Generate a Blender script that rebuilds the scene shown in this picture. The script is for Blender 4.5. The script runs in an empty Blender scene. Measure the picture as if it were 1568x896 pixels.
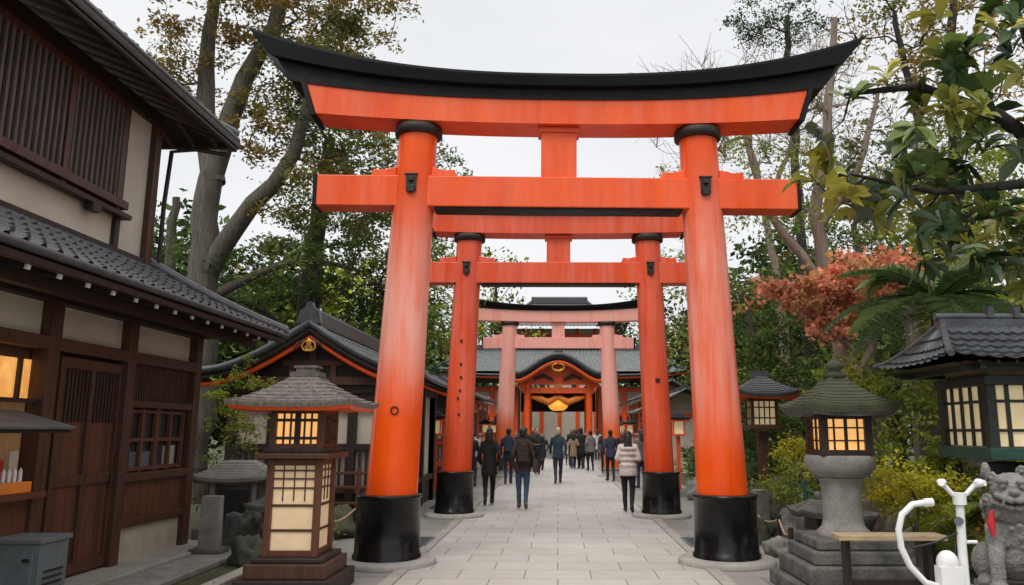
import bpy, math, random
import numpy as np
from mathutils import Vector, Matrix, noise

random.seed(7); RNG = np.random.default_rng(11)
SC = bpy.context.scene
COL = SC.collection

# ------------------------------------------------------------------ materials
def _nt(name):
    m = bpy.data.materials.new(name); m.use_nodes = True
    nt = m.node_tree; b = nt.nodes['Principled BSDF']
    return m, nt, b
def _math(nt, op, a, b=None, clamp=False):
    n = nt.nodes.new('ShaderNodeMath'); n.operation = op; n.use_clamp = clamp
    for i, v in enumerate((a, b)):
        if v is None: continue
        if isinstance(v, (int, float)): n.inputs[i].default_value = v
        else: nt.links.new(v, n.inputs[i])
    return n.outputs[0]
def _mix(nt, f, a, b, mode='MIX'):
    n = nt.nodes.new('ShaderNodeMix'); n.data_type = 'RGBA'; n.blend_type = mode
    for i, v in ((0, f), (6, a), (7, b)):
        if isinstance(v, (int, float)): n.inputs[i].default_value = v
        elif isinstance(v, (tuple, list)): n.inputs[i].default_value = (*v[:3], 1)
        else: nt.links.new(v, n.inputs[i])
    return n.outputs[2]
def _noise(nt, scale, stretch=(1, 1, 1), detail=4, rough=.6, seed=0):
    tc = nt.nodes.new('ShaderNodeTexCoord'); mp = nt.nodes.new('ShaderNodeMapping')
    mp.inputs['Scale'].default_value = stretch; mp.inputs['Location'].default_value = (seed, seed * .7, seed * .3)
    nt.links.new(tc.outputs['Object'], mp.inputs['Vector'])
    n = nt.nodes.new('ShaderNodeTexNoise'); n.inputs['Scale'].default_value = scale
    n.inputs['Detail'].default_value = detail; n.inputs['Roughness'].default_value = rough
    nt.links.new(mp.outputs[0], n.inputs['Vector']); return n.outputs['Fac']
def _ramp(nt, v, lo, hi, smooth=False):
    n = nt.nodes.new('ShaderNodeMapRange'); n.inputs['From Min'].default_value = lo
    if smooth: n.interpolation_type = 'SMOOTHSTEP'
    n.inputs['From Max'].default_value = hi; nt.links.new(v, n.inputs['Value']); return n.outputs[0]
def _bump(nt, b, h, strength, dist=.02):
    n = nt.nodes.new('ShaderNodeBump'); n.inputs['Strength'].default_value = strength
    n.inputs['Distance'].default_value = dist; nt.links.new(h, n.inputs['Height'])
    nt.links.new(n.outputs[0], b.inputs['Normal'])
def mat(name, col, rough=.6, var=.3, scale=3, bump=.3, bscale=25, metal=0, stretch=(1, 1, 1), col2=None, coat=0, spec=.5, grime=.45):
    m, nt, b = _nt(name)
    a = tuple(c * (1 - var) for c in col); c2 = col2 or tuple(min(1, c * (1 + var)) for c in col)
    f = _ramp(nt, _noise(nt, scale, stretch), .3, .7)
    c = _mix(nt, f, a, c2)
    g = _ramp(nt, _noise(nt, bscale, stretch, 3, .6, 3), .3, .75)
    c = _mix(nt, _math(nt, 'MULTIPLY', g, grime), c, tuple(x * .55 for x in col))
    nt.links.new(c, b.inputs['Base Color'])
    rr = _math(nt, 'ADD', _math(nt, 'MULTIPLY', g, .2), max(.05, rough - .1)); nt.links.new(rr, b.inputs['Roughness'])
    b.inputs['Metallic'].default_value = metal; b.inputs['Coat Weight'].default_value = coat
    b.inputs['Specular IOR Level'].default_value = spec
    if bump: _bump(nt, b, _noise(nt, bscale, stretch, 4, .65, 5), bump)
    return m

def vermilion(name, fade_sheen=.3, zlo=1.5, zhi=5.0, base=(.92, .085, .005), pink=(.90, .42, .34), bias=0.0, rough=.26):
    m, nt, b = _nt(name)
    tc = nt.nodes.new('ShaderNodeTexCoord'); sp = nt.nodes.new('ShaderNodeSeparateXYZ')
    nt.links.new(tc.outputs['Object'], sp.inputs[0])
    z = sp.outputs['Z']
    st = _ramp(nt, _noise(nt, 7, (1, 1, .06), 5, .6, 2), .38, .66)
    bl = _ramp(nt, _noise(nt, 1.6, (1, 1, .5), 4, .6, 9), .35, .65)
    zi = _ramp(nt, z, zlo - .45, zlo + .75, True)
    zo = nt.nodes.new('ShaderNodeMapRange'); zo.interpolation_type = 'SMOOTHSTEP'
    zo.inputs['From Min'].default_value = zhi + 1; zo.inputs['From Max'].default_value = zhi - 1; nt.links.new(z, zo.inputs['Value'])
    f = _math(nt, 'ADD', _math(nt, 'MULTIPLY', _math(nt, 'ADD', _math(nt, 'MULTIPLY', st, .6), _math(nt, 'MULTIPLY', bl, .5)), fade_sheen), bias)
    f = _math(nt, 'MULTIPLY', f, _math(nt, 'MULTIPLY', zi, zo.outputs[0]), True)
    c0 = _mix(nt, _ramp(nt, _noise(nt, 2.5, (1, 1, .3), 5, .6, 4), .3, .7), tuple(x * .84 for x in base), (min(1, base[0] * 1.04), base[1] * 1.3, base[2] * 1.6))
    c = _mix(nt, f, c0, pink)  # pink covers faded paint and, on pillars, glossy highlights painted into the colour
    sc = _ramp(nt, _noise(nt, 22, (1, 1, .25), 5, .7, 7), .64, .76)
    c = _mix(nt, _math(nt, 'MULTIPLY', sc, .55), c, tuple(x * .42 for x in base))
    dk = _ramp(nt, _noise(nt, 5, (1, 1, .12), 5, .7, 17), .60, .75)      # rain streak dirt
    c = _mix(nt, _math(nt, 'MULTIPLY', dk, .35), c, tuple(x * .5 for x in base))
    nt.links.new(c, b.inputs['Base Color'])
    nt.links.new(_math(nt, 'ADD', _math(nt, 'MULTIPLY', st, .2), rough), b.inputs['Roughness'])
    b.inputs['Specular IOR Level'].default_value = .36
    _bump(nt, b, _noise(nt, 9, (1, 1, .08), 5, .6, 2), .3, .01)
    return m

def paving(name, c1, c2, mortar, bw, rh, ms=.006, off=.5):
    m, nt, b = _nt(name)
    tc = nt.nodes.new('ShaderNodeTexCoord')
    br = nt.nodes.new('ShaderNodeTexBrick'); br.offset = off
    br.inputs['Scale'].default_value = 1; br.inputs['Brick Width'].default_value = bw; br.inputs['Row Height'].default_value = rh
    br.inputs['Mortar Size'].default_value = ms; br.inputs['Mortar Smooth'].default_value = .3; br.inputs['Bias'].default_value = 0
    br.inputs['Color1'].default_value = (*c1, 1); br.inputs['Color2'].default_value = (*c2, 1); br.inputs['Mortar'].default_value = (*mortar, 1)
    nt.links.new(tc.outputs['Object'], br.inputs['Vector'])
    st = _ramp(nt, _noise(nt, .8, (1, 1, 1), 6, .65, 3), .3, .7)
    c = _mix(nt, st, br.outputs['Color'], _mix(nt, 1.0, br.outputs['Color'], (.80, .78, .75), 'MULTIPLY'))
    sp = _ramp(nt, _noise(nt, 60, (1, 1, 1), 3, .7, 6), .4, .75)
    c = _mix(nt, _math(nt, 'MULTIPLY', sp, .35), c, tuple(x * .6 for x in c1))
    d = _ramp(nt, _noise(nt, 3.3, (1, 1, 1), 5, .7, 12), .58, .75)
    c = _mix(nt, _math(nt, 'MULTIPLY', d, .35), c, tuple(x * .55 for x in c1))
    nt.links.new(c, b.inputs['Base Color'])
    nt.links.new(_math(nt, 'ADD', _math(nt, 'MULTIPLY', st, .25), .5), b.inputs['Roughness'])
    h = _math(nt, 'SUBTRACT', _math(nt, 'MULTIPLY', _noise(nt, 40, (1, 1, 1), 3), .3), br.outputs['Fac'])
    _bump(nt, b, h, .5, .008)
    return m
def leafmat(name, trans=.4, gloss=0):
    m, nt, b = _nt(name); out = nt.nodes['Material Output']
    at = nt.nodes.new('ShaderNodeAttribute'); at.attribute_name = 'tint'
    if not trans:
        nt.nodes.remove(b); df = nt.nodes.new('ShaderNodeBsdfDiffuse'); nt.links.new(at.outputs['Color'], df.inputs['Color']); nt.links.new(df.outputs[0], out.inputs['Surface']); return m
    tr = nt.nodes.new('ShaderNodeBsdfTranslucent'); nt.links.new(at.outputs['Color'], tr.inputs['Color'])
    mx = nt.nodes.new('ShaderNodeMixShader'); mx.inputs[0].default_value = trans
    if gloss:
        nt.links.new(at.outputs['Color'], b.inputs['Base Color']); b.inputs['Roughness'].default_value = .35; b.inputs['Specular IOR Level'].default_value = .4
        nt.links.new(b.outputs[0], mx.inputs[1])
    else:
        nt.nodes.remove(b); df = nt.nodes.new('ShaderNodeBsdfDiffuse'); nt.links.new(at.outputs['Color'], df.inputs['Color']); nt.links.new(df.outputs[0], mx.inputs[1])
    nt.links.new(tr.outputs[0], mx.inputs[2]); nt.links.new(mx.outputs[0], out.inputs['Surface'])
    return m
def lit(name, col, strength, col_b=None):
    m, nt, b = _nt(name)
    f = _ramp(nt, _noise(nt, 5, (1, 1, 1), 3), .3, .7)
    c = _mix(nt, f, col, col_b or tuple(x * .7 for x in col))
    nt.links.new(c, b.inputs['Base Color']); nt.links.new(c, b.inputs['Emission Color']); b.inputs['Emission Strength'].default_value = strength
    b.inputs['Roughness'].default_value = .7
    return m

M = {}
M['verm'] = vermilion('vermilion_paint', .16, 1.0, 30)
M['vermL'] = vermilion('vermilion_pillar_faded_sheen', .75, 2.1, 4.0, bias=.36, rough=.2)  # sun-faded paint, with sky gloss painted into the same pink
M['vermR'] = vermilion('vermilion_pillar_worn_sheen', .8, 1.6, 4.6, bias=.03, rough=.2)  # worn streaks that also carry painted-in gloss
M['verm2'] = vermilion('vermilion_second_gate', .28, 1.2, 9, base=(.76, .060, .006))
M['verm3'] = vermilion('vermilion_bleached', .9, 1.9, 30, base=(.88, .13, .03), pink=(.90, .42, .35), bias=.6)
M['verm4'] = mat('vermilion_hall', (.82, .10, .012), .5, .2, 3, .1)
M['black'] = mat('black_lacquer', (.006, .006, .007), .25, .3, 4, .05, 18, spec=.35)
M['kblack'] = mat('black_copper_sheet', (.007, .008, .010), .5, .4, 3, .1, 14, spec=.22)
M['iron'] = mat('dark_iron', (.012, .011, .010), .5, .3, 8, .3)
M['stone'] = mat('granite_grey', (.26, .25, .23), .85, .35, 5, .6, 45)
M['stoneS'] = mat('carved_granite', (.27, .265, .25), .85, .4, 9, .9, 70, grime=.7)
M['stoneD'] = mat('weathered_stone', (.10, .098, .09), .9, .5, 4, .8, 30, col2=(.18, .175, .155))
M['stoneM'] = mat('mossy_stone', (.075, .075, .06), .95, .5, 3, .8, 25, col2=(.085, .10, .045))
M['conc'] = mat('worn_concrete', (.34, .32, .285), .85, .25, 2, .4, 30)
M['woodD'] = mat('dark_timber', (.024, .014, .010), .55, .4, 6, .35, 22, stretch=(3, 3, .3))
M['woodB'] = mat('brown_timber', (.078, .031, .016), .5, .4, 6, .35, 22, stretch=(3, 3, .3))
M['woodR'] = mat('red_brown_timber', (.12, .041, .020), .5, .35, 6, .3, 22, stretch=(3, 3, .3))
M['woodL'] = mat('pale_timber', (.45, .33, .20), .6, .25, 6, .3, 22, stretch=(1, 3, 3))
M['woodG'] = mat('weathered_grey_wood', (.14, .125, .11), .8, .4, 6, .5, 22, stretch=(3, 3, 3))
M['plaster'] = mat('aged_plaster', (.58, .52, .43), .9, .12, 1.5, .12, 40, grime=.25)
M['plasterB'] = mat('beige_base_plaster', (.42, .37, .28), .9, .2, 2, .2, 40)
M['tile'] = mat('smoked_roof_tile', (.055, .060, .068), .42, .45, 6, .25, 20)
M['tileL'] = mat('grey_roof_tile', (.16, .17, .175), .5, .35, 5, .25, 20)
M['shingle'] = mat('cedar_shingle', (.17, .15, .13), .8, .5, 7, .6, 30, stretch=(3, 3, 1))
M['white'] = mat('white_paint', (.78, .78, .77), .35, .06, 5, .05, grime=.15)
M['gold'] = mat('gilded_metal', (.62, .33, .07), .35, .3, 10, .3, 30, metal=.6)
M['green'] = mat('dark_green_paint', (.012, .06, .04), .45, .3, 6, .2)
M['greenD'] = mat('green_black_timber', (.014, .022, .017), .5, .3, 6, .2)
M['greyM'] = mat('grey_painted_metal', (.12, .14, .15), .45, .15, 5, .1)
M['glass'] = mat('dark_window_glass', (.03, .035, .04), .12, .3, 2, 0, spec=.8)
M['redc'] = mat('red_cloth', (.5, .02, .02), .8, .2, 8, .2)
M['orangec'] = mat('orange_cloth', (.85, .25, .03), .7, .2, 4, .2)
M['lampW'] = lit('lit_paper_warm', (1.0, .56, .20), .72, (.95, .44, .12))
M['lampC'] = lit('paper_panel_cream', (.88, .67, .42), .08, (.76, .55, .32))
M['lampP'] = lit('lit_paper_pale', (.90, .72, .42), .28)
M['lampS'] = lit('lit_shop_interior', (1.0, .50, .14), .72, (.7, .28, .06))
M['wallGlow'] = lit('shop_back_wall_glow', (.55, .30, .13), .12)  # no lamp: emission puts the shop's warm interior light into the wall
M['lampH'] = lit('hall_lantern_glow', (1.0, .42, .05), .9)
M['wallG'] = mat('weathered_wall', (.20, .18, .155), .9, .3, 1.4, .3, 25)
M['soil'] = mat('damp_soil_moss', (.075, .068, .045), .95, .5, 2.2, .8, 18, col2=(.085, .10, .035))
M['bark'] = mat('tree_bark', (.11, .096, .076), .9, .45, 5, 1.0, 12, stretch=(3, 3, .5))
M['barkD'] = mat('dark_tree_bark', (.032, .027, .022), .9, .45, 5, 1.0, 12, stretch=(3, 3, .5))
M['barkP'] = mat('pale_tree_bark', (.25, .185, .15), .85, .35, 5, .8, 12, stretch=(3, 3, .5))
M['leaf'] = leafmat('foliage')
M['leafD'] = leafmat('distant_foliage', 0)
M['leafB'] = leafmat('glossy_foliage', .25, 1)
M['path'] = paving('stone_path', (.50, .48, .445), (.44, .425, .395), (.20, .19, .17), .74, .56, .008)
M['border'] = paving('side_paving', (.30, .29, .27), (.24, .235, .22), (.11, .11, .10), .9, .7, .01)
M['skin'] = mat('skin', (.50, .30, .21), .5, .08, 8, .05)
def cloth(name, col): 
    return mat(name, col, .85, .25, 9, .5, 16)

# ------------------------------------------------------------------ mesh builder
class B:
    def __init__(s): s.v = []; s.f = []; s.m = []; s.sm = []; s.mats = []
    def mi(s, k):
        if k not in s.mats: s.mats.append(k)
        return s.mats.index(k)
    def add(s, vs, fs, k, smooth=False, T=None):
        o = len(s.v)
        if T is not None: vs = [T @ Vector(v) for v in vs]
        s.v.extend([tuple(v) for v in vs]); mi = s.mi(k)
        for f in fs: s.f.append(tuple(i + o for i in f)); s.m.append(mi); s.sm.append(smooth)
    def box(s, c, d, k, rz=0, T=None, taper=1):
        x, y, z = (d[0] / 2, d[1] / 2, d[2] / 2)
        vs = []
        for sz, t in ((-z, 1), (z, taper)):
            for a, b in ((-x, -y), (x, -y), (x, y), (-x, y)): vs.append(Vector((a * t, b * t, sz)))
        R = Matrix.Rotation(rz, 4, 'Z') if rz else Matrix.Identity(4)
        vs = [R @ v + Vector(c) for v in vs]
        s.add(vs, [(3, 2, 1, 0), (4, 5, 6, 7), (0, 1, 5, 4), (1, 2, 6, 5), (2, 3, 7, 6), (3, 0, 4, 7)], k, False, T)
    def loft(s, rings, k, cap=True, smooth=True, T=None, closed=True):
        n = len(rings[0]); vs = [p for r in rings for p in r]; fs = []
        for i in range(len(rings) - 1):
            for j in range(n if closed else n - 1):
                a = i * n + j; b = i * n + (j + 1) % n
                fs.append((a, b, b + n, a + n))
        s.add(vs, fs, k, smooth, T)
        if cap:
            s.add(rings[0], [tuple(range(n))[::-1]], k, False, T); s.add(rings[-1], [tuple(range(n))], k, False, T)
    def tube(s, pts, rad, k, seg=12, cap=True, smooth=True, T=None):
        pts = [Vector(p) for p in pts]
        if not isinstance(rad, (list, tuple)): rad = [rad] * len(pts)
        rings = []; up = None
        for i, p in enumerate(pts):
            d = (pts[min(i + 1, len(pts) - 1)] - pts[max(i - 1, 0)])
            if d.length < 1e-9: d = Vector((0, 0, 1))
            d.normalize()
            if up is None: up = d.orthogonal().normalized()
            a = (up - d * up.dot(d))
            a = a.normalized() if a.length > 1e-6 else d.orthogonal().normalized()
            up = a; b = d.cross(a)
            rings.append([p + (a * math.cos(t) + b * math.sin(t)) * rad[i] for t in [2 * math.pi * j / seg for j in range(seg)]])
        s.loft(rings, k, cap, smooth, T)
    def lathe(s, prof, k, seg=32, c=(0, 0, 0), smooth=True, T=None):
        s.loft([[Vector((c[0] + r * math.cos(2 * math.pi * j / seg), c[1] + r * math.sin(2 * math.pi * j / seg), c[2] + z)) for j in range(seg)] for r, z in prof], k, True, smooth, T)
    def ell(s, c, r, k, seg=14, rings=9, T=None, R=None):
        rr = []
        for i in range(rings + 1):
            a = -math.pi / 2 + math.pi * (i + .001) / (rings + .002)
            rr.append([Vector((r[0] * math.cos(a) * math.cos(2 * math.pi * j / seg), r[1] * math.cos(a) * math.sin(2 * math.pi * j / seg), r[2] * math.sin(a))) for j in range(seg)])
        if R is not None: rr = [[R @ v for v in q] for q in rr]
        rr = [[v + Vector(c) for v in q] for q in rr]
        s.loft(rr, k, True, True, T)
    def prism(s, poly, axis, a, b, k, T=None):
        def P(p, t):
            return {'y': (p[0], t, p[1]), 'x': (t, p[0], p[1]), 'z': (p[0], p[1], t)}[axis]
        n = len(poly); vs = [P(p, a) for p in poly] + [P(p, b) for p in poly]
        fs = [tuple(range(n))[::-1], tuple(range(n, 2 * n))] + [(i, (i + 1) % n, (i + 1) % n + n, i + n) for i in range(n)]
        s.add(vs, fs, k, False, T)
    def tiles(s, P, lu, lv, k, pitch=.24, row=.28, amp=.035, T=None):
        nu = max(2, int(lu / pitch)) * 6; nv = max(1, int(lv / row))
        vs = []; fs = []
        js = []
        for j in range(nv): js += [j / nv, (j + .97) / nv]
        for jj, v in enumerate(js):
            for i in range(nu + 1):
                u = i / nu; p = P(u, v); e = 1e-3
                pu = P(min(1, u + e), v) - P(max(0, u - e), v); pv = P(u, min(1, v + e)) - P(u, max(0, v - e))
                n = pu.cross(pv)
                if n.length > 1e-12: n.normalize()
                if n.z < 0: n = -n
                ph = (i % 6) / 6.0
                h = amp * max(0, math.sin(ph * math.pi * 2)) * 1.0 - amp * .3 * max(0, -math.sin(ph * math.pi * 2))
                h += (.022 if jj % 2 == 0 else 0.0)
                vs.append(p + n * h)
        w = nu + 1
        for j in range(len(js) - 1):
            for i in range(nu): a = j * w + i; fs.append((a, a + 1, a + 1 + w, a + w))
        s.add(vs, fs, k, False, T)
    def mesh(s, name):
        me = bpy.data.meshes.new(name); me.from_pydata(s.v, [], s.f)
        for k in s.mats: me.materials.append(M[k] if isinstance(k, str) else k)
        me.polygons.foreach_set('material_index', s.m); me.polygons.foreach_set('use_smooth', s.sm)
        me.update(); 
        return me
class O:
    def __init__(s, name, loc=(0, 0, 0), rz=0): s.name = name; s.loc = loc; s.rz = rz; s.parts = {}; s.extra = []; s.bev = {}
    def p(s, n, bevel=0):
        if n not in s.parts: s.parts[n] = B(); s.bev[n] = bevel
        return s.parts[n]
    def done(s):
        if len(s.parts) == 1 and not s.extra:
            n, b = list(s.parts.items())[0]; ob = bpy.data.objects.new(s.name, b.mesh(s.name)); COL.objects.link(ob)
            ob.location = s.loc; ob.rotation_euler = (0, 0, s.rz); bevel(ob, s.bev[n]); fixn(ob); return ob
        e = bpy.data.objects.new(s.name, None); COL.objects.link(e); e.location = s.loc; e.rotation_euler = (0, 0, s.rz); e.empty_display_size = .2
        for n, b in s.parts.items():
            ob = bpy.data.objects.new(n, b.mesh(n)); COL.objects.link(ob); ob.parent = e; bevel(ob, s.bev[n]); fixn(ob)
        for ob in s.extra: COL.objects.link(ob); ob.parent = e
        return e
def fixn(ob):
    import bmesh
    bm = bmesh.new(); bm.from_mesh(ob.data); bmesh.ops.recalc_face_normals(bm, faces=bm.faces); bm.to_mesh(ob.data); bm.free()
def bevel(ob, w):
    if w:
        m = ob.modifiers.new('bevel', 'BEVEL'); m.width = w; m.segments = 2; m.limit_method = 'ANGLE'; m.angle_limit = math.radians(40)
def single(name, fn, bevel_w=0, loc=(0, 0, 0), rz=0):
    o = O(name, loc, rz); fn(o.p('m', bevel_w)); return o.done()

# ------------------------------------------------------------------ leaves
def leaf_object(name, C, size, tint, m='leaf', up=.4, aspect=.45, var=.35, tj=.18):
    N = len(C); C = np.asarray(C, float)
    a = RNG.normal(size=(N, 3)); a[:, 2] *= .7; a /= np.linalg.norm(a, axis=1)[:, None]
    n = RNG.normal(size=(N, 3)); n[:, 2] += up * 2; b = np.cross(n, a); b /= (np.linalg.norm(b, axis=1)[:, None] + 1e-9)
    s = size * (1 + var * RNG.uniform(-1, 1, N))[:, None]
    V = np.stack([C - a * s * .5, C + b * s * aspect * .5 + a * s * .05, C + a * s * .5, C - b * s * aspect * .5 + a * s * .05], 1).reshape(-1, 3)
    me = bpy.data.meshes.new(name); me.vertices.add(4 * N); me.vertices.foreach_set('co', V.ravel())
    me.loops.add(4 * N); me.loops.foreach_set('vertex_index', np.arange(4 * N)); me.polygons.add(N)
    me.polygons.foreach_set('loop_start', np.arange(0, 4 * N, 4)); me.polygons.foreach_set('loop_total', np.full(N, 4))
    at = me.color_attributes.new('tint', 'FLOAT_COLOR', 'POINT')
    t = np.asarray(tint, float) * (1 + tj * RNG.normal(size=(N, 1))); t = np.clip(t, .004, 1)
    t4 = np.concatenate([np.repeat(t, 4, 0), np.ones((4 * N, 1))], 1); at.data.foreach_set('color', t4.ravel().astype(np.float32))
    me.materials.append(M[m]); me.update(calc_edges=True)
    return bpy.data.objects.new(name, me)
PAL = {
 'olive': [(.14, .16, .045), (.19, .18, .05), (.085, .12, .04), (.24, .18, .055)],
 'gold': [(.28, .21, .06), (.30, .18, .055), (.17, .18, .05), (.36, .24, .07)],
 'dark': [(.045, .085, .032), (.065, .11, .042), (.03, .058, .026), (.09, .13, .045)],
 'green': [(.085, .15, .045), (.13, .19, .055), (.06, .105, .036), (.18, .22, .06)],
 'lime': [(.28, .32, .06), (.35, .36, .065), (.18, .24, .05), (.22, .27, .05)],
 'yellow': [(.60, .52, .05), (.50, .46, .05), (.34, .37, .05)],
 'red': [(.66, .25, .16), (.70, .32, .20), (.56, .26, .13), (.64, .40, .18)],
 'rust': [(.30, .13, .05), (.21, .14, .05), (.36, .18, .06)],
 'mag': [(.06, .11, .035), (.13, .18, .045), (.26, .27, .05), (.04, .08, .032), (.36, .33, .06), (.12, .16, .10)],
}
def tree(name, trunks, vols, m='bark', leaf=.11, per=80, cr=.42, seed=1, tip=.010, lm='leaf', aspect=.45, twigs=0):
    rng = np.random.default_rng(seed); nodes = []; par = []; fixed = []
    for pts, r0, r1 in trunks:
        pts = [Vector(p) for p in pts]; dense = []
        for i in range(len(pts) - 1):
            L = (pts[i + 1] - pts[i]).length; k = max(2, int(L / .45))
            p0 = pts[max(i - 1, 0)]; p1 = pts[i]; p2 = pts[i + 1]; p3 = pts[min(i + 2, len(pts) - 1)]
            for j in range(k):
                t = j / k
                q = .5 * ((2 * p1) + (p2 - p0) * t + (2 * p0 - 5 * p1 + 4 * p2 - p3) * t * t + (3 * p1 - p0 - 3 * p2 + p3) * t ** 3)
                dense.append(q)
        dense.append(pts[-1]); n = len(dense)
        for i, q in enumerate(dense):
            if 0 < i: q = q + Vector(rng.normal(size=3) * .03)
            nodes.append(np.array(q)); par.append(len(nodes) - 2 if i else -1)
            t = i / (n - 1); r = r0 + (r1 - r0) * t
            if i == 0 and abs(q.z) < .05: r *= 1.35
            fixed.append(r)
    nf = len(nodes); cl = []
    for c, r, n, pal in vols:
        for _ in range(n):
            while True:
                u = rng.uniform(-1, 1, 3)
                if .1 < np.dot(u, u) < 1: break
            cl.append((np.array(c) + u * np.array(r), pal))
    base = np.array(nodes[:nf])
    cl.sort(key=lambda q: np.min(np.linalg.norm(base - q[0], axis=1)))
    tips = []
    ar = np.zeros((nf + len(cl) * 4 + 10, 3)); ar[:nf] = base; cnt = nf
    for p, pal in cl:
        d = ar[:cnt] - p; dist = np.sqrt((d ** 2).sum(1)) + np.maximum(0, d[:, 2]) * .8
        j = int(np.argmin(dist)); q = ar[j]; L = np.linalg.norm(p - q); k = 3 if L > .8 else 2
        last = j
        for s in range(1, k + 1):
            t = s / k; w = q + (p - q) * t + (rng.normal(size=3) * L * .07 if s < k else 0)
            w = np.array(w); w[2] += .12 * L * math.sin(math.pi * t)
            ar[cnt] = w; par.append(last); fixed.append(0); last = cnt; cnt += 1
        tips.append((ar[last].copy(), pal))
    wt = np.zeros(cnt); haschild = set(par)
    for i in range(cnt - 1, nf - 1, -1):
        if i not in haschild: wt[i] += 1
        if par[i] >= nf: wt[par[i]] += wt[i]
    b = B()
    def rad(i): return fixed[i] if i < nf else tip * max(1, wt[i]) ** .5
    runs = []; cur = [0]
    for i in range(1, nf):
        if par[i] == i - 1: cur.append(i)
        else: runs.append(cur); cur = [i]
    runs.append(cur)
    for r in runs:
        if len(r) > 1: b.tube([ar[i] for i in r], [fixed[i] for i in r], m, 12, True)
    for i in range(nf, cnt):
        pi = par[i]; r1 = rad(i); r0 = min(rad(pi), r1 * 1.6) if pi >= nf else min(fixed[pi] * .8, r1 * 1.5)
        b.tube([ar[pi], ar[i]], [r0, r1], m, 5, False)
    if twigs:
        for tp, pal in tips:
            for _ in range(twigs):
                dd = rng.normal(size=3) * .5; dd[2] = abs(dd[2]) * .8 + .1
                e = tp + dd; mid = tp + dd * .5 + rng.normal(size=3) * .06
                b.tube([tp, mid, e], [tip * .8, tip * .6, tip * .35], m, 4, False)
                e2 = mid + rng.normal(size=3) * .25; b.tube([mid, e2], [tip * .5, tip * .3], m, 3, False)
    o = O(name); o.parts['trunk_and_branches'] = b; o.bev['trunk_and_branches'] = 0
    if per:
        C = []; Tn = []
        for tp, pal in tips:
            if pal is None: continue
            k = int(per * rng.uniform(.5, 1.4)); rr = cr * rng.uniform(.6, 1.3)
            sub = rng.normal(size=(5, 3)) * rr * .7; sub[:, 2] *= .55
            q = sub[rng.integers(0, 5, k)] + rng.normal(size=(k, 3)) * rr * .35 * np.array([1, 1, .6])
            P_ = PAL[pal]; base_t = np.array(P_[rng.integers(0, len(P_))]) * rng.uniform(.7, 1.25)
            alt = np.array(P_[rng.integers(0, len(P_))])
            mixv = rng.uniform(0, .6, (k, 1))
            C.append(tp + q); Tn.append(base_t * (1 - mixv) + alt * mixv)
        if C: o.extra.append(leaf_object('foliage', np.concatenate(C), leaf, np.concatenate(Tn), lm, aspect=aspect))
    return o.done()

# ------------------------------------------------------------------ world, sun, camera
w = bpy.data.worlds.new('World'); SC.world = w; w.use_nodes = True; nt = w.node_tree
bg = nt.nodes['Background']; sky = nt.nodes.new('ShaderNodeTexSky'); sky.sky_type = 'NISHITA'; sky.sun_disc = False
SUN_EL, SUN_AZ = math.radians(52), math.radians(200)
sky.sun_elevation = SUN_EL; sky.sun_rotation = SUN_AZ; sky.air_density = 1.0; sky.dust_density = 4
tc = nt.nodes.new('ShaderNodeTexCoord'); mp = nt.nodes.new('ShaderNodeMapping'); mp.inputs['Scale'].default_value = (1, 1, 2.6)
nt.links.new(tc.outputs['Generated'], mp.inputs['Vector'])
nz = nt.nodes.new('ShaderNodeTexNoise'); nz.inputs['Scale'].default_value = 1.7; nz.inputs['Detail'].default_value = 5; nz.inputs['Roughness'].default_value = .5
nt.links.new(mp.outputs[0], nz.inputs['Vector'])
cloud = _mix(nt, _ramp(nt, nz.outputs['Fac'], .3, .7), (7.8, 8.0, 8.3), (9.4, 9.45, 9.6))
sx = nt.nodes.new('ShaderNodeSeparateXYZ'); nt.links.new(tc.outputs['Generated'], sx.inputs[0])
el = _ramp(nt, sx.outputs['Z'], .48, 1.0, True)            # overcast sky: zenith about twice as bright as 30 deg up
cloud = _mix(nt, el, cloud, (20.6, 20.4, 20.3))
skc = _mix(nt, .95, sky.outputs[0], cloud)
nt.links.new(skc, bg.inputs['Color']); bg.inputs['Strength'].default_value = .104
sl = bpy.data.lights.new('sun', 'SUN'); sl.energy = 1.5; sl.angle = math.radians(25); sl.color = (1, .95, .88)
so = bpy.data.objects.new('sun', sl); COL.objects.link(so)
sd = Vector((math.sin(SUN_AZ) * math.cos(SUN_EL), math.cos(SUN_AZ) * math.cos(SUN_EL), math.sin(SUN_EL)))
so.rotation_euler = sd.to_track_quat('Z', 'Y').to_euler(); so.location = (0, -5, 20)

cam = bpy.data.cameras.new('camera'); co = bpy.data.objects.new('camera', cam); COL.objects.link(co); SC.camera = co
cam.sensor_width = 36; cam.lens = 36 * 1200 / 1568; cam.shift_x = -71 / 1568; cam.clip_end = 2000; cam.clip_start = .1
co.matrix_world = Matrix.Translation((0, 0, 1.6)) @ Matrix.Rotation(math.radians(100), 4, 'X') @ Matrix.Rotation(math.radians(.12), 4, 'Z')
SC.view_settings.view_transform = 'Standard'; SC.view_settings.look = 'None'; SC.view_settings.exposure = 0

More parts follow.
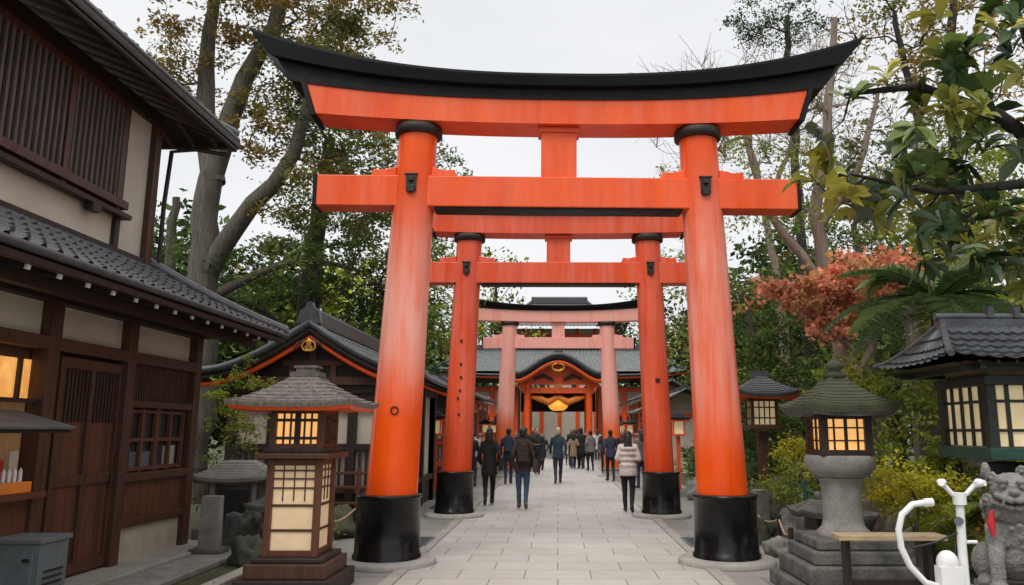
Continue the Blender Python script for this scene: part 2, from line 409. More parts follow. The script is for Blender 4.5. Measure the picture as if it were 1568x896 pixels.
# ------------------------------------------------------------------ ground
def sheet(name, x0, x1, y0, y1, z, k): single(name, lambda b: b.add([(x0, y0, z), (x1, y0, z), (x1, y1, z), (x0, y1, z)], [(0, 1, 2, 3)], k))
sheet('ground', -400, 400, -200, 800, 0, 'soil')
sheet('side_pavement', -3.3, 3.3, -6, 60, .004, 'border')
sheet('stone_path', -1.72, 1.72, -6, 60, .008, 'path')
def kerbs(b):
    for sx in (-1, 1):
        y = -4.0
        while y < 44:
            L = random.uniform(.9, 1.3); b.box((sx * 3.38, y + L / 2, .06), (.17, L - .012, .13), 'conc'); y += L
single('kerb', kerbs, .012)
def edging(b):
    for sx in (-1, 1):
        y = -4.0
        while y < 50:
            L = random.uniform(.8, 1.2); b.box((sx * 1.80, y + L / 2, .012), (.15, L - .012, .02), 'conc'); y += L
single('path_edging', edging, .004)
def grate(x, y):
    def f(b):
        b.box((0, 0, .011), (.62, .92, .006), 'iron')
        for i in range(12): b.box((-.26 + i * .0473, 0, .022), (.014, .86, .016), 'greyM')
        for s in (-1, 1): b.box((s * .3, 0, .022), (.03, .92, .02), 'greyM'); b.box((0, s * .45, .022), (.57, .03, .02), 'greyM')
    single('drain_grate', f, 0, (x, y, 0))
grate(-2.15, 11.75); grate(2.15, 11.75); grate(-2.35, 17.2)
def litter():
    C = []; T_ = []
    for _ in range(500):
        s = RNG.choice([-1, 1]); x = s * (3.3 + abs(RNG.normal()) * .6); y = RNG.uniform(6, 26)
        C.append((x, y, .135 if abs(x) < 3.46 else .03)); T_.append(PAL[['rust', 'gold', 'olive'][RNG.integers(0, 3)]][RNG.integers(0, 3)])
    ob = leaf_object('fallen_leaves', np.array(C), .045, np.array(T_), up=6, aspect=.6); COL.objects.link(ob)
litter()

# ------------------------------------------------------------------ torii
def torii(y, xb, xt, rb, rt, ztop, kas, rise, nuk, paint, pl, pr, sleeve=.85, rs=.395, ztie=(4.46, 4.9), red=3.36, marks=True, sleeve_k='black', under=.42, kh=.40, rz=0):
    o = O('torii_gate', (0, y, 0), rz)
    for sx, pk, nm in ((-1, pl, 'pillar_left'), (1, pr, 'pillar_right')):
        b = o.p(nm)
        n = 14; pts = []; rad = []
        for i in range(n + 1):
            t = i / n; pts.append((sx * (xb + (xt - xb) * t), 0, t * ztop)); rad.append(rb + (rt - rb) * t)
        b.tube(pts, rad, pk, 40)
        b2 = o.p('collar'); c = (sx * xt, 0, ztop - .13)
        b2.lathe([(rt + .03, 0), (rt + .06, .02), (rt + .065, .09), (rt + .05, .135), (rt - .01, .15)], 'woodD', 40, c)
        b3 = o.p('sleeve')
        xx = sx * xb
        b3.lathe([(rs + .02, .05), (rs + .02, .12), (rs, .14), (rs - .012, sleeve - .05), (rs + .005, sleeve - .045), (rs + .005, sleeve - .005), (rs - .01, sleeve), (rb - .04, sleeve + .004)], sleeve_k, 48, (xx, 0, 0))
        b4 = o.p('footing')
        b4.lathe([(rs + .20, .009), (rs + .20, .05), (rs + .17, .075), (rs - .02, .08)], 'conc', 48, (xx, 0, 0))
        if marks:
            zt = (ztie[0] + ztie[1]) / 2 + .02; t = zt / ztop; px = sx * (xb + (xt - xb) * t); rr = rb + (rt - rb) * t
            b5 = o.p('iron_fittings', .004)
            b5.box((px, -rr - .005, zt + .05), (.13, .05, .21), 'iron'); b5.box((px, -rr - .03, zt - .03), (.09, .05, .09), 'iron'); b5.box((px, -rr - .04, zt + .10), (.06, .05, .06), 'iron')
            b5.box((px, -rr - .02, zt + .165), (.17, .04, .025), 'iron')
    b = o.p('tie_beam', .012); z0, z1 = ztie; d = .17
    b.box((0, 0, (z0 + z1) / 2), (2 * nuk, 2 * d, z1 - z0), paint)
    for sx in (-1, 1): 
        b.box((sx * (nuk + .02), 0, (z0 + z1) / 2), (.05, 2 * d + .03, z1 - z0 + .03), 'kblack')
        t = z1 / ztop; px = xb + (xt - xb) * t; rr = rb + (rt - rb) * t
        for s2 in (-1, 1):
            x0 = sx * (px + s2 * (rr - .03)); x1 = sx * (px + s2 * (rr + .30)); xm = sx * (px + s2 * (rr + .27))
            b.prism([(x0, z1 + .003), (x1, z1 + .003), (xm, z1 + .10), (x0 + (xm - x0) * .6, z1 + .09), (x0, z1 + .13)], 'y', -d * .8, d * .8, paint)
    b = o.p('tie_beam_painted_shade', .004); b.box((0, 0, z0 - .017), (2 * (xt - rt) , 2 * d - .05, .03), 'kblack')  # black strip added to draw the shade line under the beam
    b = o.p('strut', .01); b.box((0, 0, (z1 + ztop) / 2), (.47, .26, ztop - z1 - .002), paint); b.box((0, 0, ztop - .04), (.55, .32, .07), paint)
    N = 48
    b = o.p('lintel', 0)
    rings = []
    for i in range(N + 1):
        s = -1 + 2 * i / N; a = abs(s)
        zb = ztop + rise * .18 * a ** 2.2; zt = ztop + under + rise * .34 * a ** 2.2
        xb_, xt_ = s * (red - .14), s * red; dd = .25
        rings.append([Vector((xb_, -dd, zb)), Vector((xt_, -dd, zt)), Vector((xt_, dd, zt)), Vector((xb_, dd, zb))])
    b.loft(rings, paint, True, False)
    bb = o.p('lintel_cap')
    for s in (-1, 1):
        zb = ztop + rise * .18; zt = ztop + under + rise * .34
        rr = []
        for e in (.003, .07):
            rr.append([Vector((s * (red - .14 + e), -.275, zb - .03)), Vector((s * (red + e), -.275, zt - .004)), Vector((s * (red + e), .275, zt - .004)), Vector((s * (red - .14 + e), .275, zb - .03))])
        bb.loft(rr, 'kblack', True, False)
    b = o.p('top_rail'); rings = []
    for i in range(N + 1):
        s = -1 + 2 * i / N; a = abs(s)
        def Z(f, r): return ztop + under + f * kh + rise * r * a ** 2.5
        L0, L1, L2, L3 = kas * .86, kas * .905, kas * .925, kas
        rings.append([Vector((s * L0, -.27, Z(.003, .36))), Vector((s * L1, -.28, Z(.42, .62))), Vector((s * L2, -.38, Z(.45, .64))), Vector((s * L3 * .985, -.42, Z(.80, .95))), Vector((s * L3, -.42, Z(.90, 1.0))),
                      Vector((s * L3, 0, Z(1.25, 1.0))),
                      Vector((s * L3, .42, Z(.90, 1.0))), Vector((s * L3 * .985, .42, Z(.80, .95))), Vector((s * L2, .38, Z(.45, .64))), Vector((s * L1, .28, Z(.42, .62))), Vector((s * L0, .27, Z(.003, .36)))])
    b.loft(rings, 'kblack', True, False)
    return o
o = torii(10.0, 2.08, 1.87, .325, .25, 5.57, 4.10, .60, 3.14, 'verm', 'vermL', 'vermR', under=.33, ztie=(4.46, 4.87), rz=math.radians(1.5), kh=.33, red=3.32, sleeve=.83)
def ring(b, x, y, z, r, k='iron', rr=.008):
    b.tube([(x + r * math.cos(a), y, z + r * math.sin(a)) for a in [i * math.pi / 8 for i in range(17)]], rr, k, 6)
b = o.p('knot_ring'); ring(b, -2.00, -.312, 1.84, .045)
o.done()
o = torii(15.3, 1.96, 1.78, .285, .25, 5.44, 3.0, .22, 2.9, 'verm2', 'verm2', 'verm2', rs=.36, red=2.6, ztie=(4.46, 4.88), sleeve=.84, under=.36, kh=.3)
b = o.p('knot_ring'); ring(b, 1.90, -.28, 2.55, .04); ring(b, 1.90, -.28, 2.55, .02)
for z in (2.2, 2.35, 2.6, 2.85, 3.3, 1.9): b.box((-1.88 + random.uniform(-.03, .03), -.275, z), (.04, .02, .05), 'iron')
o.done()
torii(28.6, 1.98, 1.78, .33, .27, 5.52, 3.5, .35, 2.75, 'verm3', 'verm3', 'verm3', rs=.37, red=3.1, ztie=(4.55, 4.95), sleeve=.3, marks=False, sleeve_k='stone', under=.40, kh=.2).done()

# ------------------------------------------------------------------ left two-storey timber building
def left_building():
    o = O('timber_townhouse'); XW = -5.05; YE = 10.95; Y0 = 1.0
    w = o.p('walls', .006)
    w.box((-8.1, (Y0 + YE) / 2 - .0, 1.4), (5.9, YE - Y0 - .16, 2.8), 'woodB')
    posts = [Y0, 3.4, 5.4, 7.72, 9.16, 10.86]
    w.box((XW - .06, (Y0 + YE) / 2, 2.68), (.06, YE - Y0 - .2, .36), 'plaster')
    w.box((-8.0, YE - .04, 1.45), (5.8, .06, 2.7), 'plaster')
    t = o.p('timber_frame', .008)
    for y in posts: t.box((XW, y, 1.45), (.17, .17, 2.9), 'woodB')
    t.box((XW - .05, 7.87, 1.45), (.12, .12, 2.9), 'woodD')
    t.box((XW + .01, (Y0 + YE) / 2, 2.44), (.14, YE - Y0, .13), 'woodB')
    t.box((XW + .01, (Y0 + YE) / 2, 2.90), (.16, YE - Y0, .11), 'woodD')
    t.box((XW + .005, 10.01, 1.05), (.13, 1.54, .10), 'woodB')
    t.box((XW + .005, 10.01, 1.90), (.13, 1.54, .08), 'woodB')
    t.box((XW + .005, 10.01, .53), (.13, 1.54, .09), 'woodB')
    for x in (-6.6, -8.2): t.box((x, YE, 1.45), (.16, .12, 2.9), 'woodB')
    t.box((-7.6, YE, 2.2), (4.9, .10, .14), 'woodB'); t.box((-7.6, YE, 1.0), (4.9, .10, .12), 'woodB')
    bs = o.p('foundation', .015)
    bs.box((XW - .03, 10.01, .27), (.10, 1.5, .44), 'plasterB')
    bs.box((XW + .12, (Y0 + YE) / 2 + .1, .05), (.7, YE - Y0 + .6, .10), 'conc')
    bs.box((XW + .75, (Y0 + YE) / 2 + .35, .035), (.55, YE - Y0 + .9, .07), 'stone')
    wn = o.p('wainscot', .004)
    for i in range(9): wn.box((XW - .02, 9.32 + i * .173, .79), (.05, .160, .46), 'woodR')
    g = o.p('window'); g.box((XW - .06, 10.01, 1.48), (.02, 1.5, .76), 'glass')
    fr = o.p('window_frame', .004)
    for y in (9.32, 9.66, 10.01, 10.36, 10.70): fr.box((XW - .015, y, 1.48), (.05, .045 if y != 10.01 else .08, .76), 'woodR')
    for z in (1.14, 1.48, 1.82): fr.box((XW - .018, 10.01, z), (.045, 1.42, .045), 'woodR')
    for i in range(26): fr.box((XW - .01, 9.30 + i * .056, 2.16), (.04, .022, .44), 'woodB')
    g.box((XW - .08, 10.01, 2.16), (.02, 1.5, .46), 'woodD')
    g.box((XW - .045, 9.75, 1.25), (.012, .5, .18), 'greyM'); g.box((XW - .045, 10.45, 1.28), (.012, .3, .24), 'conc')
    d = o.p('door', .005)
    for i in range(8): d.box((XW - .03, 8.07 + i * .139, 1.22), (.05, .134, 2.22), 'woodR' if i % 3 else 'woodB')
    for z in (.18, 1.08, 2.28): d.box((XW + .005, 8.52, z), (.05, 1.16, .11), 'woodB')
    for y in (7.98, 8.52, 9.06): d.box((XW + .002, y, 1.22), (.05, .07, 2.2), 'woodB')
    for i in range(16): d.box((XW + .0, 8.04 + i * .064, 1.95), (.03, .018, .55), 'woodD')
    d.tube([(XW + .05, 9.0, 1.0), (XW + .05, 9.0, 1.12)], .012, 'iron', 8)
    sh = o.p('shop_window'); 
    sh.box((XW - .10, 6.4, 2.08), (.04, 2.5, .38), 'lampS'); sh.box((XW - .12, 6.4, 1.5), (.04, 2.5, .86), 'wallGlow')
    sh.box((XW + .02, 6.56, 1.0), (.34, 2.2, .06), 'woodR'); sh.box((XW, 6.56, .55), (.08, 2.2, .85), 'woodR')
    sh.box((XW + .0, 6.56, 1.87), (.08, 2.2, .04), 'woodD'); sh.box((XW - .04, 7.42, 2.08), (.04, .03, .4), 'woodD')
    sh.box((XW + .06, 7.3, 1.07), (.16, .42, .11), 'orangec')
    for i in range(5): sh.tube([(XW + .07, 7.14 + i * .075, 1.12), (XW + .07, 7.14 + i * .075, 1.22), (XW + .07, 7.14 + i * .075, 1.25)], [.018, .018, .004], 'white', 8)
    for i in range(6): sh.box((XW - .07, 6.5 + i * .2, 1.14 + .04 * (i % 3)), (.05, .12, .2 + .08 * (i % 3)), ['woodL', 'redc', 'plaster'][i % 3])
    aw = o.p('small_awning', .004)
    aw.prism([(-5.0, 1.74), (-4.46, 1.60), (-4.44, 1.625), (-5.0, 1.775)], 'y', 4.6, 7.35, 'tileL')
    aw.prism([(-5.0, 1.67), (-4.48, 1.57), (-4.46, 1.59), (-5.0, 1.735)], 'y', 4.65, 7.3, 'woodD')
    r = o.p('lower_roof')
    ex, ez, ey = -4.05, 2.99, 11.62; tx, tz, ty = -5.42, 3.72, 10.15
    def P1(u, v):
        y0 = -1.0; a = Vector((ex, y0 + (ey - y0) * u, ez)); c = Vector((tx, y0 + (ty - y0) * u, tz)); p = a.lerp(c, v); p.z -= .05 * math.sin(math.pi * v); return p
    r.tiles(P1, 12.6, 1.5, 'tile', .21, .2, .03)
    def P2(u, v):
        a = Vector((ex - (u) * 8, ey, ez)); c = Vector((tx - u * 6.6, ty, tz)); p = a.lerp(c, v); p.z -= .05 * math.sin(math.pi * v); return p
    r.tiles(P2, 8, 1.9, 'tile', .21, .2, .03)
    hip = [P1(1, v / 8) + Vector((0, 0, .04)) for v in range(9)]
    r.tube(hip, .065, 'tile', 10); r.tube([p + Vector((0, 0, .06)) for p in hip], .04, 'tileL', 8)
    r.tube([P1(u / 20, 0) + Vector((0.0, 0, -.01)) for u in range(21)], .04, 'tile', 8)
    e = o.p('lower_eave', .004)
    for u in range(24):
        a = P1(u / 24, 0); c = P1((u + 1) / 24, 0)
        e.tube([a + Vector((-.05, 0, -.09)), c + Vector((-.05, 0, -.09))], .045, 'woodD', 4)
    e.add([P1(0, 0) + Vector((-.02, 0, -.06)), P1(.75, 0) + Vector((-.02, 0, -.06)), P1(1, 0) + Vector((-.02, 0, -.06)), P1(1, 1) + Vector((0, 0, -.12)), P1(.75, 1) + Vector((0, 0, -.12)), P1(0, 1) + Vector((0, 0, -.12))], [(0, 1, 4, 5), (1, 2, 3, 4)], 'woodB')
    e.add([P2(0, 0) + Vector((0, 0, -.06)), P2(1, 0) + Vector((0, 0, -.06)), P2(1, 1) + Vector((0, 0, -.12)), P2(0, 1) + Vector((0, 0, -.12))], [(0, 1, 2, 3)], 'woodB')
    rf = o.p('rafters', .003)
    y = 1.2
    while y < 11.5:
        z = ez - .13
        rf.tube([(-5.1, y, z + .22), (-4.16, y, z - .0)], .036, 'woodD', 4); rf.tube([(-4.158, y, z), (-4.140, y, z - .004)], .034, 'white', 4); y += .40
    rf.box((-4.45, 5.6, 2.83), (.10, 11.6, .10), 'woodD')
    XU = -5.45; YU = 10.1
    u = o.p('upper_walls', .005)
    u.box((-8.2, (Y0 + YU) / 2, 4.75), (5.35, YU - Y0 - .1, 2.2), 'plaster')
    u.box((XU - .03, (Y0 + YU) / 2, 4.7), (.05, YU - Y0 - .06, 2.1), 'plaster')
    uf = o.p('upper_frame', .006)
    uf.box((XU, YU - .06, 4.7), (.15, .15, 2.2), 'woodB'); uf.box((XU, 9.32, 4.7), (.10, .10, 2.2), 'woodD')
    uf.box((XU, (Y0 + YU) / 2, 3.74), (.13, YU - Y0, .10), 'woodD'); uf.box((XU, (Y0 + YU) / 2, 5.72), (.16, YU - Y0, .18), 'woodD')
    lw = o.p('lattice_window', .003)
    lw.box((XU + .03, 6.3, 5.55), (.16, 5.9, .10), 'woodB'); lw.box((XU + .06, 6.3, 4.30), (.22, 6.0, .10), 'woodB'); lw.box((XU + .08, 6.35, 4.19), (.12, 6.2, .06), 'woodD')
    lw.box((XU + .0, 6.3, 4.9), (.04, 5.8, 1.25), 'woodD'); lw.box((XU + .07, 6.3, 4.92), (.03, 5.8, .035), 'woodB')
    for z in (4.6, 5.25): lw.box((XU + .07, 6.3, z), (.025, 5.8, .03), 'woodB')
    yy = 3.4; kk = mat('lattice_timber', (.11, .085, .07), .7, .4, 6, .4, 22, stretch=(3, 3, .3))
    while yy < 9.2: lw.box((XU + .10, yy, 4.92), (.035, .04, 1.18), kk); yy += .098
    for yy in (4.3, 6.2, 8.1, 9.15): lw.box((XU + .09, yy, 4.9), (.08, .09, 1.35), 'woodB')
    for yy in (8.7, 6.8, 5.0): lw.box((XU + .10, yy, 4.12), (.10, .16, .10), 'woodD')
    ur = o.p('upper_roof')
    ex2, ez2, ey2 = -4.74, 5.82, 11.0
    def P3(u_, v):
        a = Vector((ex2, -1 + (ey2 + 1) * u_, ez2)); c = Vector((-8.3, -1 + (8.6 + 1) * u_, 7.9)); p = a.lerp(c, v); p.z -= .15 * math.sin(math.pi * v); return p
    def P4(u_, v):
        a = Vector((ex2 - 7 * u_, ey2, ez2)); c = Vector((-8.3 - 3 * u_, 8.6, 7.9)); p = a.lerp(c, v); p.z -= .15 * math.sin(math.pi * v); return p
    ur.tiles(P3, 12, 4, 'tile', .24, .28, .03); ur.tiles(P4, 7, 4, 'tile', .24, .28, .03)
    ur.tube([P3(1, v / 8) + Vector((0, 0, .05)) for v in range(9)], .09, 'tile', 10)
    for k_ in range(20): ur.tube([P3(k_ / 20, 0) + Vector((0, 0, -.02)), P3((k_ + 1) / 20, 0) + Vector((0, 0, -.02))], .05, 'tile', 6)
    ue = o.p('upper_eave', .003)
    q = Vector((0, 0, -.10))
    ue.add([P3(0, 0) + q, P3(.8, 0) + q, P3(1, 0) + q, Vector((-5.6, 10.1, 6.12)), Vector((-5.6, 8, 6.12)), Vector((-5.6, -1, 6.12))], [(0, 1, 4, 5), (1, 2, 3, 4)], 'woodD')
    ue.add([P4(0, 0) + q, P4(1, 0) + q, Vector((-11.5, 10.0, 6.12)), Vector((-5.6, 10.0, 6.12))], [(0, 1, 2, 3)], 'woodD')
    ue.tube([P3(0, 0) + q, P3(.8, 0) + q, P3(1, 0) + q], .06, 'woodD', 4); ue.tube([P4(0, 0) + q, P4(1, 0) + q], .06, 'woodD', 4)
    y = 1.0
    while y < 10.9: ue.tube([(-5.6, min(y, 10.8), 5.97), (-4.82, y, 5.66 + .0)], .035, 'woodB', 4); y += .32
    x = -5.0
    while x > -9: ue.tube([(x, 10.1, 5.96), (x, 10.92, 5.68)], .035, 'woodB', 4); x -= .32
    dp = o.p('downpipe')
    dp.tube([(-4.85, 10.9, 5.55), (-5.1, 10.5, 5.48), (-5.30, 10.24, 5.35), (-5.33, 10.22, 4.6), (-5.33, 10.22, 3.80)], .03, 'iron', 10)
    dp.tube([(-4.74, 5.5, 5.64), (-4.74, 10.95, 5.64)], .035, 'iron', 8)
    o.done()
left_building()
def utilbox(b):
    b.box((0, 0, .34), (.40, .38, .68), 'greyM'); b.box((0, 0, .70), (.44, .42, .04), 'greyM'); b.box((0, -.195, .40), (.30, .012, .40), 'greyM')
    b.box((.10, -.205, .55), (.06, .012, .03), 'iron'); b.box((0, 0, .02), (.5, .46, .04), 'conc')
    for i in range(5): b.box((.203, 0, .25 + i * .05), (.012, .26, .02), 'iron')
single('utility_cabinet', utilbox, .01, (-4.42, 6.85, 0.0))

# ------------------------------------------------------------------ lantern roofs etc.
def pyr_roof(b, c, w, d, h, k, lift=.06, n=10, thick=.05, ku=None, seg=9, top=.10):
    rings = []
    m = seg
    def ringat(t, dz=0, sc=1):
        a = (1 - t); f = (a ** 1.0) * (1 - top) + top
        zz = h * (t ** 1.35)
        pts = []
        for side in range(4):
            for j in range(m):
                s = -1 + 2 * j / m
                e = lift * (abs(s) ** 3) * (1 - t) ** 2
                x, y = [(s, -1), (1, s), (-s, 1), (-1, -s)][side]
                pts.append(Vector((c[0] + x * w / 2 * f * sc, c[1] + y * d / 2 * f * sc, c[2] + zz + e + dz)))
        return pts
    rr = []
    for i in range(n):
        rr.append(ringat(i / n, .014)); rr.append(ringat((i + .96) / n, .0))
    rr.append(ringat(1))
    b.loft([ringat(0, -thick, .985), ringat(0, .0)] + rr, k, True, False)
    b.loft([ringat(0, -thick - .035, .93), ringat(0, -thick + .002, .97)], ku or k, True, False)
def wood_lantern():
    o = O('wooden_lantern', (-2.64, 8.3, 0))
    p = o.p('plinth', .012); p.box((0, 0, .09), (.94, .94, .18), 'woodD'); p.box((0, 0, .25), (.80, .80, .14), 'woodB'); p.box((0, 0, .345), (.70, .70, .05), 'woodD')
    f = o.p('shaft_frame', .006)
    W = .54; z0, z1 = .37, 1.31
    for sx in (-1, 1):
        for sy in (-1, 1):
            f.box((sx * (W / 2 - .03), sy * (W / 2 - .03), (z0 + z1) / 2), (.065, .065, z1 - z0), 'woodR')
    for z in (z0 + .03, z1 - .03): f.box((0, 0, z), (W - .03, W - .03, .06), 'woodR')
    pn = o.p('paper_panels'); pn.box((0, 0, (z0 + z1) / 2), (W - .08, W - .08, z1 - z0 - .08), 'lampC')
    for s in range(4):
        T = Matrix.Rotation(s * math.pi / 2, 4, 'Z')
        for z in (.62, .86, 1.03, 1.12, 1.2): f.box((0, -W / 2 + .035, z), (W - .12, .022, .016 if z > .9 else .025), 'woodB', T=T)
        for x in (-.11, 0, .11): f.box((x, -W / 2 + .037, 1.08), (.012, .02, .36), 'woodB', T=T)
    l = o.p('ledge', .008); l.box((0, 0, 1.345), (.74, .74, .055), 'woodB'); l.box((0, 0, 1.395), (.62, .62, .045), 'woodD')
    h = o.p('lamp_box', .004); H = .54
    for sx in (-1, 1):
        for sy in (-1, 1): h.box((sx * (H / 2 - .03), sy * (H / 2 - .03), 1.61), (.065, .065, .40), 'woodB')
    for z in (1.44, 1.79): h.box((0, 0, z), (H - .01, H - .01, .05), 'woodB')
    o.p('lamp_panels').box((0, 0, 1.61), (H - .09, H - .09, .38), 'lampW')
    for s in range(4):
        T = Matrix.Rotation(s * math.pi / 2, 4, 'Z')
        for x in (-.14, -.07, 0, .07, .14): h.box((x, -H / 2 + .035, 1.61), (.018 if x else .06, .022, .34), 'woodD', T=T)
        for z in (1.52, 1.70): h.box((0, -H / 2 + .032, z), (H - .1, .02, .03), 'woodD', T=T)
        h.box((0, -.37, 1.83), (.92, .05, .05), 'verm4', T=T)
        h.box((-.39, -.0, 1.825), (.05, .74, .045), 'woodR', T=T)
    r = o.p('roof'); pyr_roof(r, (0, 0, 1.86), 1.27, 1.15, .30, 'shingle', .03, 8, .035, 'verm4', top=.18)
    r.box((0, 0, 2.175), (.30, .26, .05), 'woodG'); r.box((0, 0, 2.215), (.20, .18, .05), 'woodG'); r.box((0, 0, 2.255), (.24, .20, .025), 'woodG')
    o.done()
wood_lantern()

def stone_lantern(loc, s=1, name='stone_lantern', pl='stoneD'):
    o = O(name, loc)
    p = o.p('plinth', .02 * s)
    for z0, z1, w_ in ((0, .16, 1.25), (.16, .34, 1.08), (.34, .47, .92), (.47, .575, .80)): p.box((0, 0, (z0 + z1) / 2 * s), (w_ * s, w_ * s, (z1 - z0 - .003) * s), pl)
    q = o.p('post'); q.lathe([(r * s, z * s) for r, z in ((.27, .575), (.27, .61), (.215, .66), (.20, .72), (.195, .9), (.20, 1.05), (.22, 1.12), (.24, 1.15))], 'stone', 24)
    q.lathe([(r * s, z * s) for r, z in ((.22, 1.15), (.30, 1.19), (.34, 1.25), (.355, 1.31), (.355, 1.355), (.34, 1.38), (.2, 1.382))], 'stone', 24)
    h = o.p('light_box', .006 * s); H = .52 * s
    for sx in (-1, 1):
        for sy in (-1, 1): h.box((sx * (H / 2 - .035 * s), sy * (H / 2 - .035 * s), 1.58 * s), (.075 * s, .075 * s, .40 * s), 'woodD')
    for z in (1.41, 1.775): h.box((0, 0, z * s), (H + .02, H + .02, .055 * s), 'woodD')
    o.p('lit_panels').box((0, 0, 1.59 * s), (H - .09 * s, H - .09 * s, .36 * s), 'lampW')
    for k in range(4):
        T = Matrix.Rotation(k * math.pi / 2, 4, 'Z')
        for x in (-.12, 0, .12): h.box((x * s, -H / 2 + .03 * s, 1.59 * s), (.02 * s if x else .035 * s, .02 * s, .35 * s), 'woodD', T=T)
        for z in (1.53, 1.66): h.box((0, -H / 2 + .028 * s, z * s), (H - .1 * s, .018 * s, .016 * s), 'woodD', T=T)
    r = o.p('roof'); pyr_roof(r, (0, 0, 1.86 * s), .96 * s, .96 * s, .33 * s, 'stoneM', .05 * s, 10, .05 * s, 'stoneD', top=.16)
    r.lathe([(a * s, z * s) for a, z in ((.11, 2.18), (.13, 2.21), (.07, 2.235), (.06, 2.26), (.09, 2.29), (.085, 2.33), (.03, 2.37), (.005, 2.39))], 'stoneM', 16)
    o.done()
stone_lantern((2.90, 8.25, 0), .985)

def hut_lantern():
    o = O('roofed_post_lantern', (3.97, 6.95, -.07))
    b = o.p('post', .01); b.box((0, 0, .7), (.13, .13, 1.4), 'greenD'); b.box((0, 0, 1.36), (.5, .10, .10), 'greenD'); b.box((0, 0, 1.36), (.10, .5, .10), 'greenD'); b.box((0, 0, .12), (.5, .5, .12), 'stone')
    b = o.p('sill', .006); b.box((0, 0, 1.49), (.90, .90, .10), 'green')
    f = o.p('frame', .005); H = .84
    for sx in (-1, 1):
        for sy in (-1, 1): f.box((sx * (H / 2 - .03), sy * (H / 2 - .03), 1.80), (.08, .08, .54), 'greenD')
    f.box((0, 0, 2.09), (H + .06, H + .06, .08), 'greenD'); f.box((0, 0, 2.165), (H - .1, H - .1, .07), 'woodL')
    o.p('panels').box((0, 0, 1.80), (H - .09, H - .09, .50), 'lampP')
    for k in range(4):
        T = Matrix.Rotation(k * math.pi / 2, 4, 'Z')
        for x in (-.24, -.08, .08, .24): f.box((x, -H / 2 + .035, 1.80), (.035, .022, .5), 'greenD', T=T)
        for z in (1.68, 1.92): f.box((0, -H / 2 + .033, z), (H - .1, .02, .025), 'greenD', T=T)
        f.box((0, -.58, 2.19), (1.4, .05, .06), 'greenD', T=T)
        for i in range(9): f.box((-.6 + i * .15, -.54, 2.225), (.03, .30, .03), 'woodB', T=T)
    r = o.p('roof')
    XR, YR = .86, .76
    def PR(sy):
        def P(u, v):
            x = (-XR + 2 * XR * u) * (1 - .35 * v); y = sy * (YR * (1 - v) + .06 * v); z = 2.22 + .36 * v ** 1.4 + .05 * abs(2 * u - 1) ** 3 * (1 - v); return Vector((x, y, z))
        return P
    def PX(sx):
        def P(u, v):
            y = (-YR + 2 * YR * u) * (1 - v) + (-.06 + .12 * u) * v; x = sx * XR * (1 - .35 * v); z = 2.22 + .36 * v ** 1.4 + .05 * abs(2 * u - 1) ** 3 * (1 - v); return Vector((x, y, z))
        return P
    for s in (-1, 1):
        r.tiles(PR(s), 1.76, .9, 'tile', .13, .13, .012); r.tiles(PX(s), 1.5, .6, 'tile', .13, .13, .012)
        for t in (-1, 1): r.tube([PR(s)(0 if t < 0 else 1, v / 6) + Vector((0, 0, .015)) for v in range(7)], .028, 'tile', 8)
    r.add([(-XR + .01, -YR + .01, 2.21), (XR - .01, -YR + .01, 2.21), (XR - .01, YR - .01, 2.21), (-XR + .01, YR - .01, 2.21)], [(0, 1, 2, 3)], 'woodD')
    r.box((0, 0, 2.61), (1.16, .12, .09), 'tile'); r.tube([(-.6, 0, 2.68), (.6, 0, 2.68)], .035, 'tile', 8)
    for s in (-1, 1): r.box((s * .12, 0, 2.72), (.05, .10, .10), 'tile')
    o.done()
hut_lantern()

